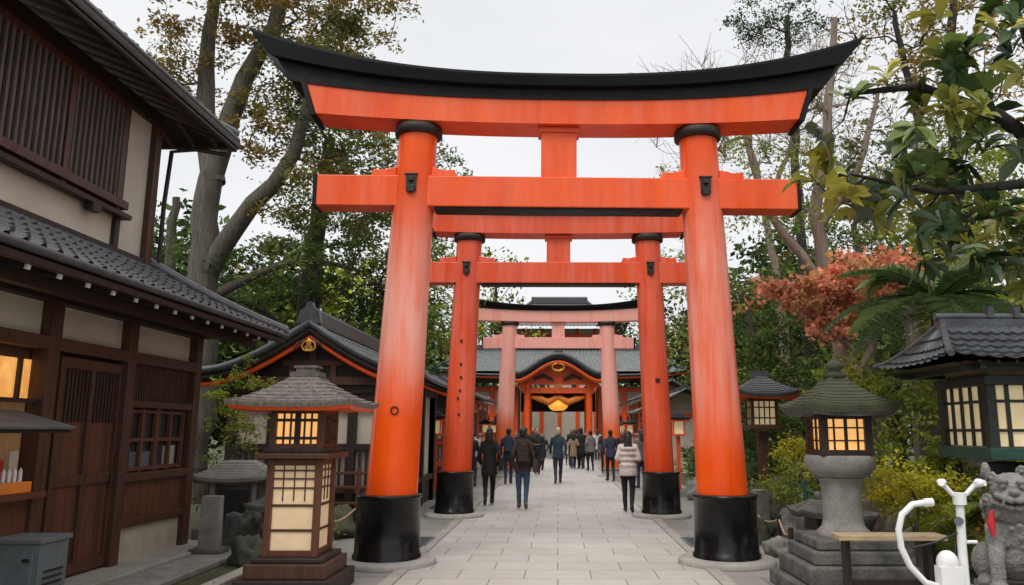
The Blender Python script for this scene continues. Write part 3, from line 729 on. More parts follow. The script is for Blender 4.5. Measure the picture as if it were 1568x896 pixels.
# ------------------------------------------------------------------ small shrine building left-middle
def gable_building(name, loc, w, d, eave, ridge, over, tilek='tile', bodyk='woodD', frontk='plaster', verm=True, tp=.24, rz=0):
    o = O(name, loc, rz); hw = w / 2
    b = o.p('walls', .006)
    b.box((0, d / 2, eave / 2 + .1), (w - .1, d - .1, eave - .2), frontk)
    b.box((0, d / 2, .25), (w, d, .5), bodyk)
    t = o.p('timber_frame', .008)
    nb = 4
    for i in range(nb + 1):
        x = -hw + w * i / nb
        t.box((x, 0, eave / 2), (.15, .16, eave), bodyk); t.box((x, d, eave / 2), (.15, .15, eave), bodyk)
    for i in range(4):
        y = d * i / 3
        for s in (-1, 1): t.box((s * hw, y, eave / 2), (.16, .15, eave), bodyk)
    for z in (.55, 1.3, eave - .45, eave - .08): t.box((0, -.01, z), (w, .12, .12), 'woodB' if z != 1.3 else bodyk)
    t.box((0, -.015, eave - .26), (w, .08, .22), 'woodD')
    for s in (-1, 1):
        for z in (.55, eave - .08): t.box((s * hw, d / 2, z), (.12, d, .12), bodyk)
    for i in range(int(w / .12)): t.box((-hw + .06 + i * .12, -.035, .9), (.05, .03, .7), 'woodD')
    for z in (.35, .62, .86): t.box((0, -.35, z), (w + .3, .06, .05), 'woodR')
    for i in range(7): t.box((-hw + w * i / 6, -.35, .5), (.07, .07, .9), 'woodR')
    r = o.p('roof'); W = hw + over; y0, y1 = -over * .9, d + over * .6
    def prof(v):
        return eave - .05 + (ridge - eave + .05) * (v ** 1.45) + .10 * (1 - v) ** 4
    for s in (-1, 1):
        P = lambda u, v, s=s: Vector((s * W * (1 - v), y0 + (y1 - y0) * u, prof(v) + .10 * (abs(2 * u - 1) ** 4) * (1 - v)))
        r.tiles(P, y1 - y0, W * 1.15, tilek, tp, .26, .03)
        for dz, rr, kk, dy in ((0.0, .075, tilek, 0), (-.12, .075, 'woodD', .06), (-.24, .05, 'verm4' if verm else 'woodB', .10)):
            r.tube([P(0, v / 14) + Vector((0, dy, dz)) for v in range(15)], rr, kk, 8)
        r.tube([P(1, v / 8) for v in range(9)], .07, tilek, 8)
        for u in range(16): r.tube([P(u / 16, 0), P((u + 1) / 16, 0)], .045, tilek, 6)
        pts = [P(u / 6, 0) + Vector((0, 0, -.08)) for u in range(7)] + [P(u / 6, .999) + Vector((0, 0, -.15)) for u in range(7)]
        mid = [P(u / 6, .5) + Vector((0, 0, -.12)) for u in range(7)]
        al = pts[:7] + mid + pts[7:]
        r.add(al, [(j * 7 + i, j * 7 + i + 1, (j + 1) * 7 + i + 1, (j + 1) * 7 + i) for j in range(2) for i in range(6)], 'woodD')
    r.box((0, (y0 + y1) / 2, ridge + .08), (.26, y1 - y0 - .1, .22), tilek); r.tube([(0, y0, ridge + .22), (0, y1, ridge + .22)], .09, tilek, 10)
    r.prism([(-.22, ridge - .02), (.22, ridge - .02), (.17, ridge + .20), (.08, ridge + .26), (.05, ridge + .36), (0, ridge + .38), (-.05, ridge + .36), (-.08, ridge + .26), (-.17, ridge + .20)], 'y', y0 - .06, y0 + .06, tilek)
    g = o.p('gable')
    n = 12; ins = .28
    poly = [(-W + ins, prof(ins / W) - .30)] + [(W * (1 - v / n) * -1 + 0, prof(v / n) - .22) for v in range(3, n)] + [(0, ridge - .25)] + [(W * (1 - v / n), prof(v / n) - .22) for v in range(n - 1, 2, -1)] + [(W - ins, prof(ins / W) - .30)]
    g.prism(poly, 'y', -.12, -.04, 'woodD')
    g.box((0, -.16, eave - .02), (w * .9, .10, .14), 'woodB')
    g.box((0, -.15, eave + (ridge - eave) * .30), (w * .38, .08, .10), 'woodB'); g.box((0, -.15, eave + (ridge - eave) * .35), (.12, .09, (ridge - eave) * .6), 'woodB')
    g.box((-w * .13, -.15, eave + (ridge - eave) * .16), (.10, .07, (ridge - eave) * .26), 'woodB'); g.box((w * .13, -.15, eave + (ridge - eave) * .16), (.10, .07, (ridge - eave) * .26), 'woodB')
    yy = y0 + .02; zc = ridge - .42
    for a in (-1, 1):
        g.tube([(a * (.03 + .09 * math.sin(q)), yy, zc + .09 * math.cos(q)) for q in [i * math.pi / 6 for i in range(10)]], .02, 'gold', 6)
        g.tube([(a * .05, yy, zc + .12), (a * .20, yy, zc + .05), (a * .28, yy, zc - .06)], [.02, .025, .01], 'woodR', 6)
    g.ell((0, yy, zc + .05), (.05, .03, .10), 'gold')
    return o
gable_building('wooden_shrine_pavilion', (-4.45, 14.4, 0), 2.9, 4.5, 2.5, 3.50, .55).done()
gable_building('shrine_side_hall', (-5.0, 22.5, 0), 3.6, 6.0, 2.6, 3.8, .7).done()

def vfence(b):
    for i in range(3): b.box((i * .9, 0, .95), (.10, .10, 1.9), 'verm4')
    for z in (.25, .8, 1.3, 1.85): b.box((.9, 0, z), (1.9, .06, .07), 'verm4')
    for i in range(10): b.box((.09 + i * .18, .0, 1.05), (.035, .035, 1.6), 'verm4')
single('vermilion_fence', vfence, .004, (-4.0, 19.6, 0), .12)

def stall(name, loc, w, d, h, k='tileL', body='plaster', rz=0):
    o = O(name, loc, rz); b = o.p('walls', .005)
    b.box((0, 0, h / 2), (w * .86, d * .86, h), body)
    for sx in (-1, 1):
        for sy in (-1, 0, 1): b.box((sx * w * .43, sy * d * .43, h / 2), (.12, .12, h), 'verm4' if sx * loc[0] < 0 else 'woodD')
    for s in (-1, 1): b.box((0, s * d * .435, h - .2), (w * .88, .08, .14), 'verm4'); b.box((s * w * .435, 0, h - .2), (.08, d * .88, .14), 'verm4'); b.box((s * w * .437, 0, h * .45), (.06, d * .88, .08), 'woodR')
    s = -1 if loc[0] > 0 else 1
    b.box((s * w * .432, 0, h * .68), (.04, d * .7, h * .36), 'woodD')
    r = o.p('roof')
    for sx in (-1, 1):
        P = lambda u, v, sx=sx: Vector((sx * w * .62 * (1 - v), -d * .6 + d * 1.2 * u, h - .05 + .30 * w * v ** 1.25 + .05 * abs(2 * u - 1) ** 3 * (1 - v)))
        r.tiles(P, d * 1.2, w * .7, k, .26, .3, .03)
        for u in range(8): r.tube([P(u / 8, 0), P((u + 1) / 8, 0)], .05, 'tile', 6)
        r.tube([P(0, v / 6) for v in range(7)], .06, 'tile', 6)
        r.add([P(0, 0) + Vector((0, 0, -.07)), P(1, 0) + Vector((0, 0, -.07)), P(1, 1) + Vector((0, 0, -.1)), P(0, 1) + Vector((0, 0, -.1))], [(0, 1, 2, 3)], 'woodD')
    r.box((0, 0, h + .30 * w), (.2, d * 1.2, .16), 'tile')
    pr = [(-w * .42, h - .02), (w * .42, h - .02), (0, h + .27 * w)]
    b.prism(pr, 'y', -d * .42, -d * .42 + .05, body)
    o.done()
stall('shrine_office', (-4.7, 31.5, 0), 3.0, 5.0, 2.7); stall('shrine_office', (-5.2, 39, 0), 3.4, 6, 3.0)
stall('shrine_office', (4.9, 33, 0), 2.8, 5.0, 2.4); stall('shrine_office', (5.4, 41, 0), 3.4, 6, 3.0)
# paper lantern on a vermilion post, repeated along both sides of the approach
def post_lantern(x, y):
    o = O('vermilion_post_lantern', (x, y, 0)); b = o.p('post', .006)
    b.box((0, 0, .75), (.09, .09, 1.5), 'verm4'); b.box((0, 0, .08), (.3, .3, .16), 'stone'); b.box((0, 0, 1.5), (.34, .34, .04), 'verm4')
    for sx in (-1, 1):
        for sy in (-1, 1): b.box((sx * .13, sy * .13, 1.68), (.03, .03, .34), 'verm4')
    o.p('panels').box((0, 0, 1.68), (.24, .24, .3), 'lampP'); pyr_roof(o.p('roof'), (0, 0, 1.90), .56, .56, .16, 'kblack', .03, 4, .03, 'verm4', seg=5, top=.15); o.done()
for y in (19.5, 23, 26, 33, 37): post_lantern(-3.0, y); post_lantern(3.0, y + .4)

# ------------------------------------------------------------------ main hall
def hall():
    o = O('shrine_main_hall', (0.0, 50, 0))
    b = o.p('walls', .01)
    for s in (-1, 1):
        b.box((s * 4.9, 2.5, 2.2), (4.6, 4, 4.4), 'plaster')
        for x in (2.7, 4.2, 5.7, 7.1): b.box((s * x, .4, 2.2), (.3, .3, 4.4), 'verm4')
        for z in (.9, 2.6, 4.2): b.box((s * 4.9, .42, z), (4.6, .2, .22), 'verm4')
        b.box((s * 4.9, .36, 1.7), (3.9, .1, 1.4), 'woodD')
    b.box((0, 5.2, 3.6), (5.2, .3, 1.4), 'woodD')
    p = o.p('porch', .01)
    for s in (-1, 1):
        for y in (-2.6, .2): p.tube([(s * 1.85, y, .0), (s * 1.85, y, 4.4)], .2, 'verm4', 16); p.lathe([(.3, 0), (.3, .25), (.22, .3)], 'stone', 16, (s * 1.85, y, 0))
        p.box((s * 2.25, -2.6, 4.25), (.5, .26, .2), 'verm4'); p.box((s * 1.85, -1.2, 4.0), (.2, 2.8, .3), 'verm4')
    p.box((0, -2.6, 3.98), (4.3, .26, .34), 'verm4'); p.box((0, -2.6, 4.42), (4.9, .22, .20), 'verm4')
    p.box((0, -2.62, 4.2), (.5, .2, .26), 'gold')
    for s in (-1, 1): p.box((s * .95, -2.62, 4.2), (.3, .2, .22), 'green')
    r = o.p('karahafu_roof')
    def kz(x): 
        a = min(1, abs(x) / 2.9); return 4.75 + 1.15 * (.5 + .5 * math.cos(math.pi * min(1, a * 1.12))) ** .9 + .18 * max(0, a - .8) / .2
    P = lambda u, v: Vector((-2.9 + 5.8 * u, -3.6 + 4.4 * v, kz(-2.9 + 5.8 * u) + .22))
    r.tiles(lambda u, v: P(u, v), 5.8, 4.4, 'tile', .24, .5, .04)
    for dz, k, rr, dy in ((.16, 'tile', .15, 0), (-.04, 'kblack', .14, .06), (-.27, 'verm4', .12, .12), (-.40, 'gold', .02, .12)):
        r.tube([(-2.9 + 5.8 * i / 40, -3.62 + dy, kz(-2.9 + 5.8 * i / 40) + dz) for i in range(41)], rr, k, 8)
    n = 24; poly = [(-2.4 + 4.8 * i / n, kz(-2.4 + 4.8 * i / n) - .3) for i in range(n + 1)] + [(2.4, 4.5), (-2.4, 4.5)]
    r.prism(poly, 'y', -2.75, -2.6, 'verm4')
    for s in (-1, 1):
        r.tube([(s * (.06 + .3 * math.sin(q)), -3.55, 5.30 + .22 * math.cos(q)) for q in [i * math.pi / 6 for i in range(9)]], .06, 'gold', 6)
        r.tube([(s * .3, -2.85, 4.6), (s * .9, -2.85, 4.85), (s * 1.5, -2.85, 4.62)], [.08, .12, .05], 'woodD', 8)
    r.prism([(-.3, 6.1), (.3, 6.1), (.22, 6.4), (.1, 6.5), (0, 6.7), (-.1, 6.5), (-.22, 6.4)], 'y', -3.7, -3.4, 'tile')
    m = o.p('main_roof')
    PM = lambda u, v: Vector(((-8 + 16 * u) * (1 - .22 * v), -1.2 + 4.2 * v, 5.0 + 2.0 * v ** 1.3 + .35 * abs(2 * u - 1) ** 5 * (1 - v)))
    PB = lambda u, v: Vector(((-8 + 16 * u) * (1 - .22 * v), 7.2 - 4.2 * v, 5.0 + 2.0 * v ** 1.3))
    m.tiles(PM, 16, 4.7, 'tileL', .3, .3, .045); m.tiles(PB, 16, 4.7, 'tileL', .3, .3, .045)
    for s in (0, 1): m.tube([PM(s, v / 8) + Vector((0, 0, .06)) for v in range(9)], .14, 'tile', 8)
    for i in range(30): m.tube([PM(i / 30, 0), PM((i + 1) / 30, 0)], .08, 'tile', 6); m.tube([PM(i / 30, 0) + Vector((0, .1, -.14)), PM((i + 1) / 30, 0) + Vector((0, .1, -.14))], .08, 'verm4', 6)
    m.add([PM(0, 0) + Vector((0, 0, -.1)), PM(1, 0) + Vector((0, 0, -.1)), PB(1, 0), PB(0, 0)], [(0, 1, 2, 3)], 'woodD')
    m.box((0, 3, 7.1), (12.4, .35, .4), 'tile')
    for s in (-1, 1): m.box((s * 6.3, 3, 7.3), (.3, .4, .7), 'tile')
    l = o.p('porch_lantern'); l.ell((0, -1.9, 3.15), (.62, .62, .40), 'lampH'); 
    for s in (-1, 1): l.tube([(0, -2.4, 3.6), (s * .6, -2.4, 3.3), (s * 1.1, -2.4, 3.5), (s * 1.6, -2.4, 3.6)], [.16, .22, .2, .1], 'orangec', 8)
    l.box((0, -1.9, 3.56), (.5, .5, .1), 'woodD'); l.box((0, -1.9, 2.74), (.5, .5, .1), 'woodD')
    st = o.p('steps', .01)
    for i in range(3): st.box((0, -3.6 + i * .35, .07 + i * .15), (4.6, 1.6, .14), 'stone')
    o.done()
    o = O('rear_pagoda_hall', (.1, 66, 0)); b = o.p('walls', .01); b.box((0, 3, 5), (9, 8, 10), 'plaster')
    for i in range(7): b.box((-4.4 + i * 1.47, -1.05, 5), (.3, .2, 10), 'verm4')
    for z in (8.2, 9.4): b.box((0, -1.08, z), (9.2, .2, .3), 'verm4')
    r = o.p('roof')
    PF = lambda u, v: Vector(((-5.6 + 11.2 * u) * (1 - .55 * v), -3.4 + 6.4 * v, 9.9 + 2.9 * v ** 1.5 + .5 * abs(2 * u - 1) ** 4 * (1 - v)))
    r.tiles(PF, 11, 7, 'tileL', .32, .35, .05)
    for s in (-1, 1):
        PS = lambda u, v, s=s: Vector((s * 5.6 * (1 - .55 * v), -3.4 + 6.4 * v + (12.8 * (1 - v)) * u, 9.9 + 2.9 * v ** 1.5 + .5 * abs(2 * u - 1) ** 4 * (1 - v)))
        r.tiles(PS, 12, 7, 'tileL', .32, .35, .05); r.tube([PF(0 if s < 0 else 1, v / 8) + Vector((0, 0, .08)) for v in range(9)], .15, 'tile', 8)
    r.box((0, 3, 12.95), (5.0, .5, .4), 'tile'); r.tube([(-2.5, 3, 13.2), (2.5, 3, 13.2)], .18, 'tile', 8)
    o.done()
hall()

def lantern_house(x, y):
    o = O('lantern_shrine', (x, y, 0)); b = o.p('post', .01)
    b.box((0, 0, .8), (.2, .2, 1.6), 'woodB'); b.box((0, 0, .1), (.6, .6, .2), 'stone')
    b.box((0, 0, 1.67), (.62, .62, .08), 'woodB')
    for sx in (-1, 1):
        for sy in (-1, 1): b.box((sx * .23, sy * .23, 1.95), (.06, .06, .5), 'woodB')
    b.box((0, 0, 2.2), (.6, .6, .07), 'woodR'); o.p('panels').box((0, 0, 1.95), (.44, .44, .44), 'lampP')
    for k in range(4):
        T = Matrix.Rotation(k * math.pi / 2, 4, 'Z')
        for q in (-.1, .0, .1): b.box((q, -.225, 1.95), (.025, .02, .44), 'woodD', T=T)
        for q in (1.85, 2.05): b.box((0, -.225, q), (.44, .018, .025), 'woodD', T=T)
    r = o.p('roof'); pyr_roof(r, (0, 0, 2.28), 1.3, 1.2, .38, 'tile', .12, 9, .05, 'verm4', top=.12); r.box((0, 0, 2.70), (.3, .16, .12), 'tile')
    o.done()
lantern_house(3.95, 15.4)

# ------------------------------------------------------------------ rocks, small stone items
def rock(loc, s, k='stoneD', seed=0, name='garden_rock'):
    import bmesh
    bm = bmesh.new(); bmesh.ops.create_icosphere(bm, subdivisions=4, radius=1)
    off = Vector((seed * 3.1, seed * 1.7, seed))
    for v in bm.verts:
        n = noise.noise(v.co * 1.1 + off) * .5 + noise.noise(v.co * 2.6 + off) * .25 + noise.noise(v.co * 7 + off) * .08 + noise.noise(v.co * 15 + off) * .03
        v.co *= (1 + n); v.co.x *= s[0]; v.co.y *= s[1]; v.co.z *= s[2]; v.co.z = max(v.co.z, -s[2] * .4)
    me = bpy.data.meshes.new(name); bm.to_mesh(me); bm.free(); me.materials.append(M[k])
    for p in me.polygons: p.use_smooth = True
    ob = bpy.data.objects.new(name, me); COL.objects.link(ob); ob.location = (loc[0], loc[1], loc[2] + s[2] * .35); ob.rotation_euler = (0, 0, seed)
rk = [(-3.75, 9.9, .22, .2, .24), (-4.25, 11.0, .3, .25, .42), (-3.95, 11.6, .35, .3, .3), (-3.35, 12.4, .4, .3, .3), (-5.0, 12.3, .4, .3, .5), (-2.9, 13.2, .25, .2, .2),
      (3.0, 11.9, .30, .25, .28), (3.4, 11.3, .34, .28, .40), (3.9, 12.4, .42, .3, .42), (3.15, 13.4, .36, .3, .5), (4.6, 10.6, .4, .3, .4), (4.0, 9.4, .28, .3, .28), (3.8, 13.8, .45, .4, .55), (3.4, 16.5, .4, .3, .4), (3.5, 19, .4, .4, .4), (-3.5, 16.0, .4, .3, .35), (3.75, 7.9, .22, .2, .22), (2.9, 10.6, .2, .18, .16)]
for i, r_ in enumerate(rk): rock((r_[0], r_[1], 0), r_[2:5], ['stoneM', 'stoneD', 'stone'][i % 3], i + 1.3)
def smallshrine(b):
    b.box((0, 0, .12), (1.0, .8, .24), 'stoneD'); b.box((0, 0, .55), (.72, .6, .62), 'stoneD'); b.box((0, -.31, .55), (.42, .04, .42), 'iron')
    b.box((-.28, -.32, .55), (.06, .05, .6), 'stone'); b.box((.28, -.32, .55), (.06, .05, .6), 'stone')
    pyr_roof(b, (0, 0, .92), 1.15, .95, .24, 'stone', .07, 8, .04, 'stoneD', top=.35)
single('stone_hokora', smallshrine, .012, (-4.65, 11.75, .0), .15)
def lowlantern(b):
    b.box((0, 0, .10), (.5, .5, .2), 'stoneD'); b.lathe([(.13, .2), (.11, .3), (.13, .38), (.2, .42)], 'stone', 16); b.box((0, 0, .50), (.26, .26, .16), 'stoneD'); b.box((0, -.135, .50), (.12, .02, .1), 'iron')
    pyr_roof(b, (0, 0, .62), .62, .62, .14, 'stoneD', .04, 6, .03, 'stoneD', top=.25); b.ell((0, 0, .80), (.05, .05, .06), 'stoneD')
single('low_stone_lantern', lowlantern, .01, (-3.75, 10.75, 0)); single('low_stone_lantern', lowlantern, .01, (3.25, 10.1, 0))
def marker(b): b.box((0, 0, .35), (.26, .14, .7), 'stone', taper=.92); b.box((0, 0, .03), (.4, .3, .06), 'stoneD')
single('stone_marker', marker, .012, (-4.42, 10.35, .07)); single('stone_marker', marker, .012, (3.15, 12.6, .0), .3)
def rope(b, pts):
    for i, p in enumerate(pts):
        b.tube([(p[0], p[1], 0), (p[0], p[1], .48)], [.035, .03], 'woodD', 8)
        if i:
            q = pts[i - 1]
            b.tube([(q[0] + (p[0] - q[0]) * t / 8, q[1] + (p[1] - q[1]) * t / 8, .42 - .1 * math.sin(math.pi * t / 8)) for t in range(9)], .014, 'woodL', 6)
single('rope_fence', lambda b: rope(b, [(-3.25, 9.4), (-3.2, 10.9), (-3.1, 12.4), (-3.1, 14)]))
single('rope_fence', lambda b: rope(b, [(2.75, 9.6), (3.0, 11), (3.0, 12.5), (3.0, 14.2), (3.0, 16)]))
def basin(b):
    b.lathe([(.20, 0), (.24, .04), (.26, .3), (.36, .48), (.40, .56), (.37, .57), (.30, .48), (.05, .42)], 'stoneD', 24)
    b.tube([(-.5, .1, .0), (-.5, .1, .95)], .03, 'green', 10); b.tube([(-.52, .1, .85), (-.1, 0, .68)], .022, 'green', 10)
single('stone_water_basin', basin, 0, (3.75, 10.5, 0))

def gwall2(b):
    b.box((0, 0, 1.75), (9, .25, 3.5), 'wallG'); b.box((0, 0, .3), (9.02, .3, .6), 'stoneD'); b.box((0, 0, 3.55), (9.1, .5, .12), 'tile'); b.box((0, 0, 3.68), (9.1, .24, .16), 'tile')
    for i in range(5): b.box((-4.4 + i * 2.2, -.13, 2.05), (.12, .06, 2.9), 'woodG')
single('garden_wall', gwall2, .01, (10.3, 12.6, 0), -.08)

def bench(b):
    b.box((0, 0, .69), (.94, .24, .045), 'woodL')
    for s in (-1, 1): b.box((s * .36, .05, .33), (.045, .12, .66), 'woodD')
    b.box((0, .05, .3), (.72, .04, .05), 'woodD')
single('wooden_bench', bench, .006, (2.90, 7.15, 0))
def bike(b):
    W_ = 'white'
    b.tube([(0, 0, .42), (0, 0, .8), (0, -.02, 1.13)], [.032, .03, .027], W_, 14)
    b.tube([(0, -.02, 1.09), (0, -.02, 1.17)], .045, W_, 14)
    b.tube([(-.14, -.03, 1.235), (-.10, -.03, 1.215), (-.05, -.02, 1.16), (0, -.02, 1.14), (.05, -.02, 1.16), (.10, -.03, 1.215), (.14, -.03, 1.235)], .017, W_, 10)
    for s in (-1, 1): b.tube([(s * .11, -.03, 1.225), (s * .15, -.09, 1.24)], .022, W_, 10); b.ell((s * .13, -.05, 1.245), (.035, .025, .022), W_)
    b.tube([(-.0, 0, .98), (-.03, -.04, .98)], .03, 'greyM', 10); b.tube([(.02, -.03, .84), (.09, -.03, .84)], .012, W_, 8)
    arc = [(-.25, -.02, 1.10), (-.33, -.02, 1.09), (-.41, -.02, 1.02), (-.44, -.02, .92), (-.43, -.02, .80), (-.38, -.02, .68), (-.28, -.02, .57), (-.14, -.02, .53), (-.02, 0, .56)]
    b.tube(arc, .022, W_, 12); b.tube([(-.25, -.02, 1.10), (-.19, -.02, 1.105)], .03, 'white', 12)
    b.tube([(-.36, -.03, .80), (-.20, -.05, .84), (-.04, -.03, .90)], .008, 'iron', 6)
    b.ell((-.12, -.02, .70), (.075, .06, .085), W_); b.box((-.12, -.03, .60), (.15, .10, .16), W_); b.tube([(-.12, -.02, .5), (-.12, -.02, .64)], .035, W_, 12)
    b.tube([(-.12, -.02, .55), (-.5, 0, .27)], .018, W_, 8); b.tube([(0, 0, .45), (.12, 0, .27)], .02, W_, 8); b.tube([(-.5, 0, .27), (-.15, 0, .3), (0, 0, .5)], .016, W_, 8)
    for cx in (-.5, .12):
        b.tube([(cx + .24 * math.cos(a), 0, .255 + .24 * math.sin(a)) for a in [i * math.pi / 16 for i in range(33)]], .016, 'iron', 8, False)
        for i in range(12): b.tube([(cx, 0, .255), (cx + .235 * math.cos(i * math.pi / 6), 0, .255 + .235 * math.sin(i * math.pi / 6))], .003, 'greyM', 4)
single('bicycle', bike, 0, (2.80, 5.65, 0.01))

# ------------------------------------------------------------------ remeshed organic shapes
def capsule_mesh(b, p0, p1, r0, r1, k=0, seg=14):
    p0, p1 = Vector(p0), Vector(p1); d = (p1 - p0); L = d.length; d.normalize()
    pts = []; rad = []
    for a in (-85, -55, -25): pts.append(p0 + d * (math.sin(math.radians(a)) * r0)); rad.append(r0 * math.cos(math.radians(a)))
    pts += [p0, p0.lerp(p1, .5), p1]; rad += [r0, (r0 + r1) / 2, r1]
    for a in (25, 55, 85): pts.append(p1 + d * (math.sin(math.radians(a)) * r1)); rad.append(r1 * math.cos(math.radians(a)))
    b.tube(pts, rad, k, seg)
def organic(name, els, voxel, mats, smooth=3, disp=None):
    b = B()
    for e in els:
        if e[0] == 'c': capsule_mesh(b, e[1], e[2], e[3], e[4], mats[0])
        elif e[0] == 'e': b.ell(e[1], e[2], mats[0], 16, 10)
        else:
            b.loft([[Vector((cx + rx * math.cos(t), cy + ry * math.sin(t), z)) for t in [2 * math.pi * j / 24 for j in range(24)]] for z, cx, cy, rx, ry in e[1]], mats[0])
    me = b.mesh('tmp'); ob = bpy.data.objects.new('tmp', me); COL.objects.link(ob); fixn(ob)
    md = ob.modifiers.new('r', 'REMESH'); md.mode = 'VOXEL'; md.voxel_size = voxel; md.use_smooth_shade = True
    sm = ob.modifiers.new('s', 'SMOOTH'); sm.factor = .5; sm.iterations = smooth
    dg = bpy.context.evaluated_depsgraph_get(); dg.update(); m2 = bpy.data.meshes.new_from_object(ob.evaluated_get(dg))
    bpy.data.objects.remove(ob); m2.name = name
    nv = len(m2.vertices); V = np.zeros(nv * 3); m2.vertices.foreach_get('co', V); V = V.reshape(-1, 3)
    if disp:
        Nn = np.zeros(nv * 3); m2.vertices.foreach_get('normal', Nn); Nn = Nn.reshape(-1, 3)
        dd = np.array([disp(Vector(v)) for v in V]); V = V + Nn * dd[:, None]; m2.vertices.foreach_set('co', V.ravel())
    nf = len(m2.polygons); Cc = np.zeros(nf * 3); m2.polygons.foreach_get('center', Cc); Cc = Cc.reshape(-1, 3)
    best = np.full(nf, 1e9); idx = np.zeros(nf, int)
    for e in els:
        if e[0] == 'c':
            p0, p1 = np.array(e[1]), np.array(e[2]); dv = p1 - p0; t = np.clip(((Cc - p0) @ dv) / (dv @ dv + 1e-9), 0, 1)
            D = np.linalg.norm(Cc - (p0 + t[:, None] * dv), axis=1) - (e[3] + (e[4] - e[3]) * t)
        elif e[0] == 'e':
            D = (np.linalg.norm((Cc - np.array(e[1])) / np.array(e[2]), axis=1) - 1) * min(e[2])
        else:
            zs = np.array([q[0] for q in e[1]]); o_ = np.argsort(zs); f = lambda i: np.interp(Cc[:, 2], zs[o_], np.array([q[i] for q in e[1]])[o_])
            D = (np.sqrt(((Cc[:, 0] - f(1)) / f(3)) ** 2 + ((Cc[:, 1] - f(2)) / f(4)) ** 2) - 1) * np.minimum(f(3), f(4))
            D = np.maximum(D, np.maximum(zs.min() - Cc[:, 2], Cc[:, 2] - zs.max()))
        mk = e[-1]; w_ = D < best; best[w_] = D[w_]; idx[w_] = mk
    m2.materials.clear()
    for k in mats: m2.materials.append(M[k] if isinstance(k, str) else k)
    m2.polygons.foreach_set('material_index', idx.astype(np.int32)); m2.polygons.foreach_set('use_smooth', np.ones(nf, bool)); m2.update()
    return m2

def statue():
    els = []
    E = lambda c, r: els.append(('e', c, r, 0)); C = lambda a, b_, r0, r1: els.append(('c', a, b_, r0, r1, 0))
    E((0, .06, .26), (.17, .20, .22)); E((0, -.02, .40), (.15, .14, .20)); E((0, -.08, .55), (.14, .12, .12))
    for s in (-1, 1):
        C((s * .11, -.10, .42), (s * .12, -.19, .20), .06, .045); C((s * .12, -.19, .20), (s * .12, -.19, .05), .045, .042); E((s * .12, -.23, .04), (.06, .085, .045))
        for t in (-.035, 0, .035): C((s * .12 + t, -.27, .04), (s * .12 + t, -.31, .025), .018, .015)
        E((s * .16, .10, .16), (.09, .15, .14)); E((s * .18, -.04, .045), (.055, .10, .045))
        E((s * .13, -.06, .82), (.03, .025, .06)); E((s * .055, -.215, .755), (.036, .03, .022)); E((s * .055, -.225, .72), (.020, .016, .018))
        C((s * .02, -.265, .63), (s * .09, -.20, .66), .024, .02); C((s * .02, -.24, .575), (s * .085, -.18, .60), .022, .02); C((s * .06, -.245, .612), (s * .06, -.245, .59), .012, .006)
    E((0, -.10, .69), (.12, .12, .12)); E((0, -.20, .665), (.07, .06, .04)); E((0, -.17, .57), (.06, .06, .03)); E((0, -.265, .685), (.034, .022, .022))
    rg = np.random.default_rng(5)
    # curled mane: small spirals
    for i in range(30):
        a = -math.pi / 2 + (1 if i % 2 else -1) * rg.uniform(.75, math.pi); z = .42 + .42 * ((i * .618) % 1); rr = .15 + .02 * rg.normal()
        x, y = rr * math.cos(a), -.03 + rr * math.sin(a)
        E((x, y, z), (.022, .022, .022))
        pts = [(x + .036 * math.cos(q) * math.sin(a), y - .036 * math.cos(q) * math.cos(a), z + .036 * math.sin(q)) for q in np.linspace(0, 5.2, 7)]
        for j in range(6): C(pts[j], pts[j + 1], .013, .012)
    for i in range(9): E((rg.uniform(-.1, .1), -.155 + .03 * rg.normal(), .30 + i * .022), (.02, .014, .02))
    C((0, .22, .15), (0, .27, .40), .05, .07); E((0, .26, .52), (.08, .06, .12)); E((.06, .25, .46), (.05, .05, .08)); E((-.06, .25, .46), (.05, .05, .08))
    def disp(v): return .004 * noise.noise(v * 30) + .003 * noise.noise(v * 70)
    me = organic('lion_body', els, .0058, ['stoneS'], 1, disp=disp)
    o = O('guardian_lion_statue', (3.36, 6.0, 0), math.radians(-24))
    ob = bpy.data.objects.new('lion_body', me); ob.location = (0, 0, .47); ob.scale = (1.15, 1.15, 1.03); o.extra.append(ob)
    p = o.p('pedestal', .015); p.box((0, .02, .12), (.72, .84, .24), 'stoneD'); p.box((0, .02, .33), (.60, .74, .18), 'stone'); p.box((0, .02, .445), (.54, .68, .05), 'stone')
    c = o.p('red_tassel'); c.tube([(-.14, -.22, 1.04), (-.16, -.25, .96), (-.15, -.26, .86)], [.012, .03, .012], 'redc', 8)
    o.done()
statue()

# ------------------------------------------------------------------ people
def hand(b, wr, d, sx, k='skin', s=1.0):
    d = Vector(d).normalized(); side = Vector((0, 1, 0)); side = (side - d * side.dot(d)).normalized(); nrm = d.cross(side) * (1 if sx < 0 else -1)
    wr = Vector(wr)
    R = Matrix((side, nrm, d)).transposed()
    b.ell(wr + d * .045 * s, (.040 * s, .016 * s, .055 * s), k, 10, 7, R=R.to_4x4())
    for i, (o_, L) in enumerate(((.030, .066), (.010, .076), (-.010, .070), (-.029, .055))):
        p = wr + d * .085 * s + side * o_ * s
        p1 = p + d * L * .45 * s + nrm * .006; p2 = p1 + (d * .8 + nrm * .5).normalized() * L * .32 * s; p3 = p2 + (d * .5 + nrm * .8).normalized() * L * .24 * s
        b.tube([p - d * .02, p, p1, p2, p3], [.0085 * s, .009 * s, .0085 * s, .008 * s, .005 * s], k, 7)
    p = wr + d * .03 * s + side * .034 * s; b.tube([p - side * .01, p, p + (side * .7 + d * .6) * .03, p + (side * .6 + d * 1.4) * .034 + nrm * .012], [.011 * s, .012 * s, .010 * s, .006 * s], k, 7)
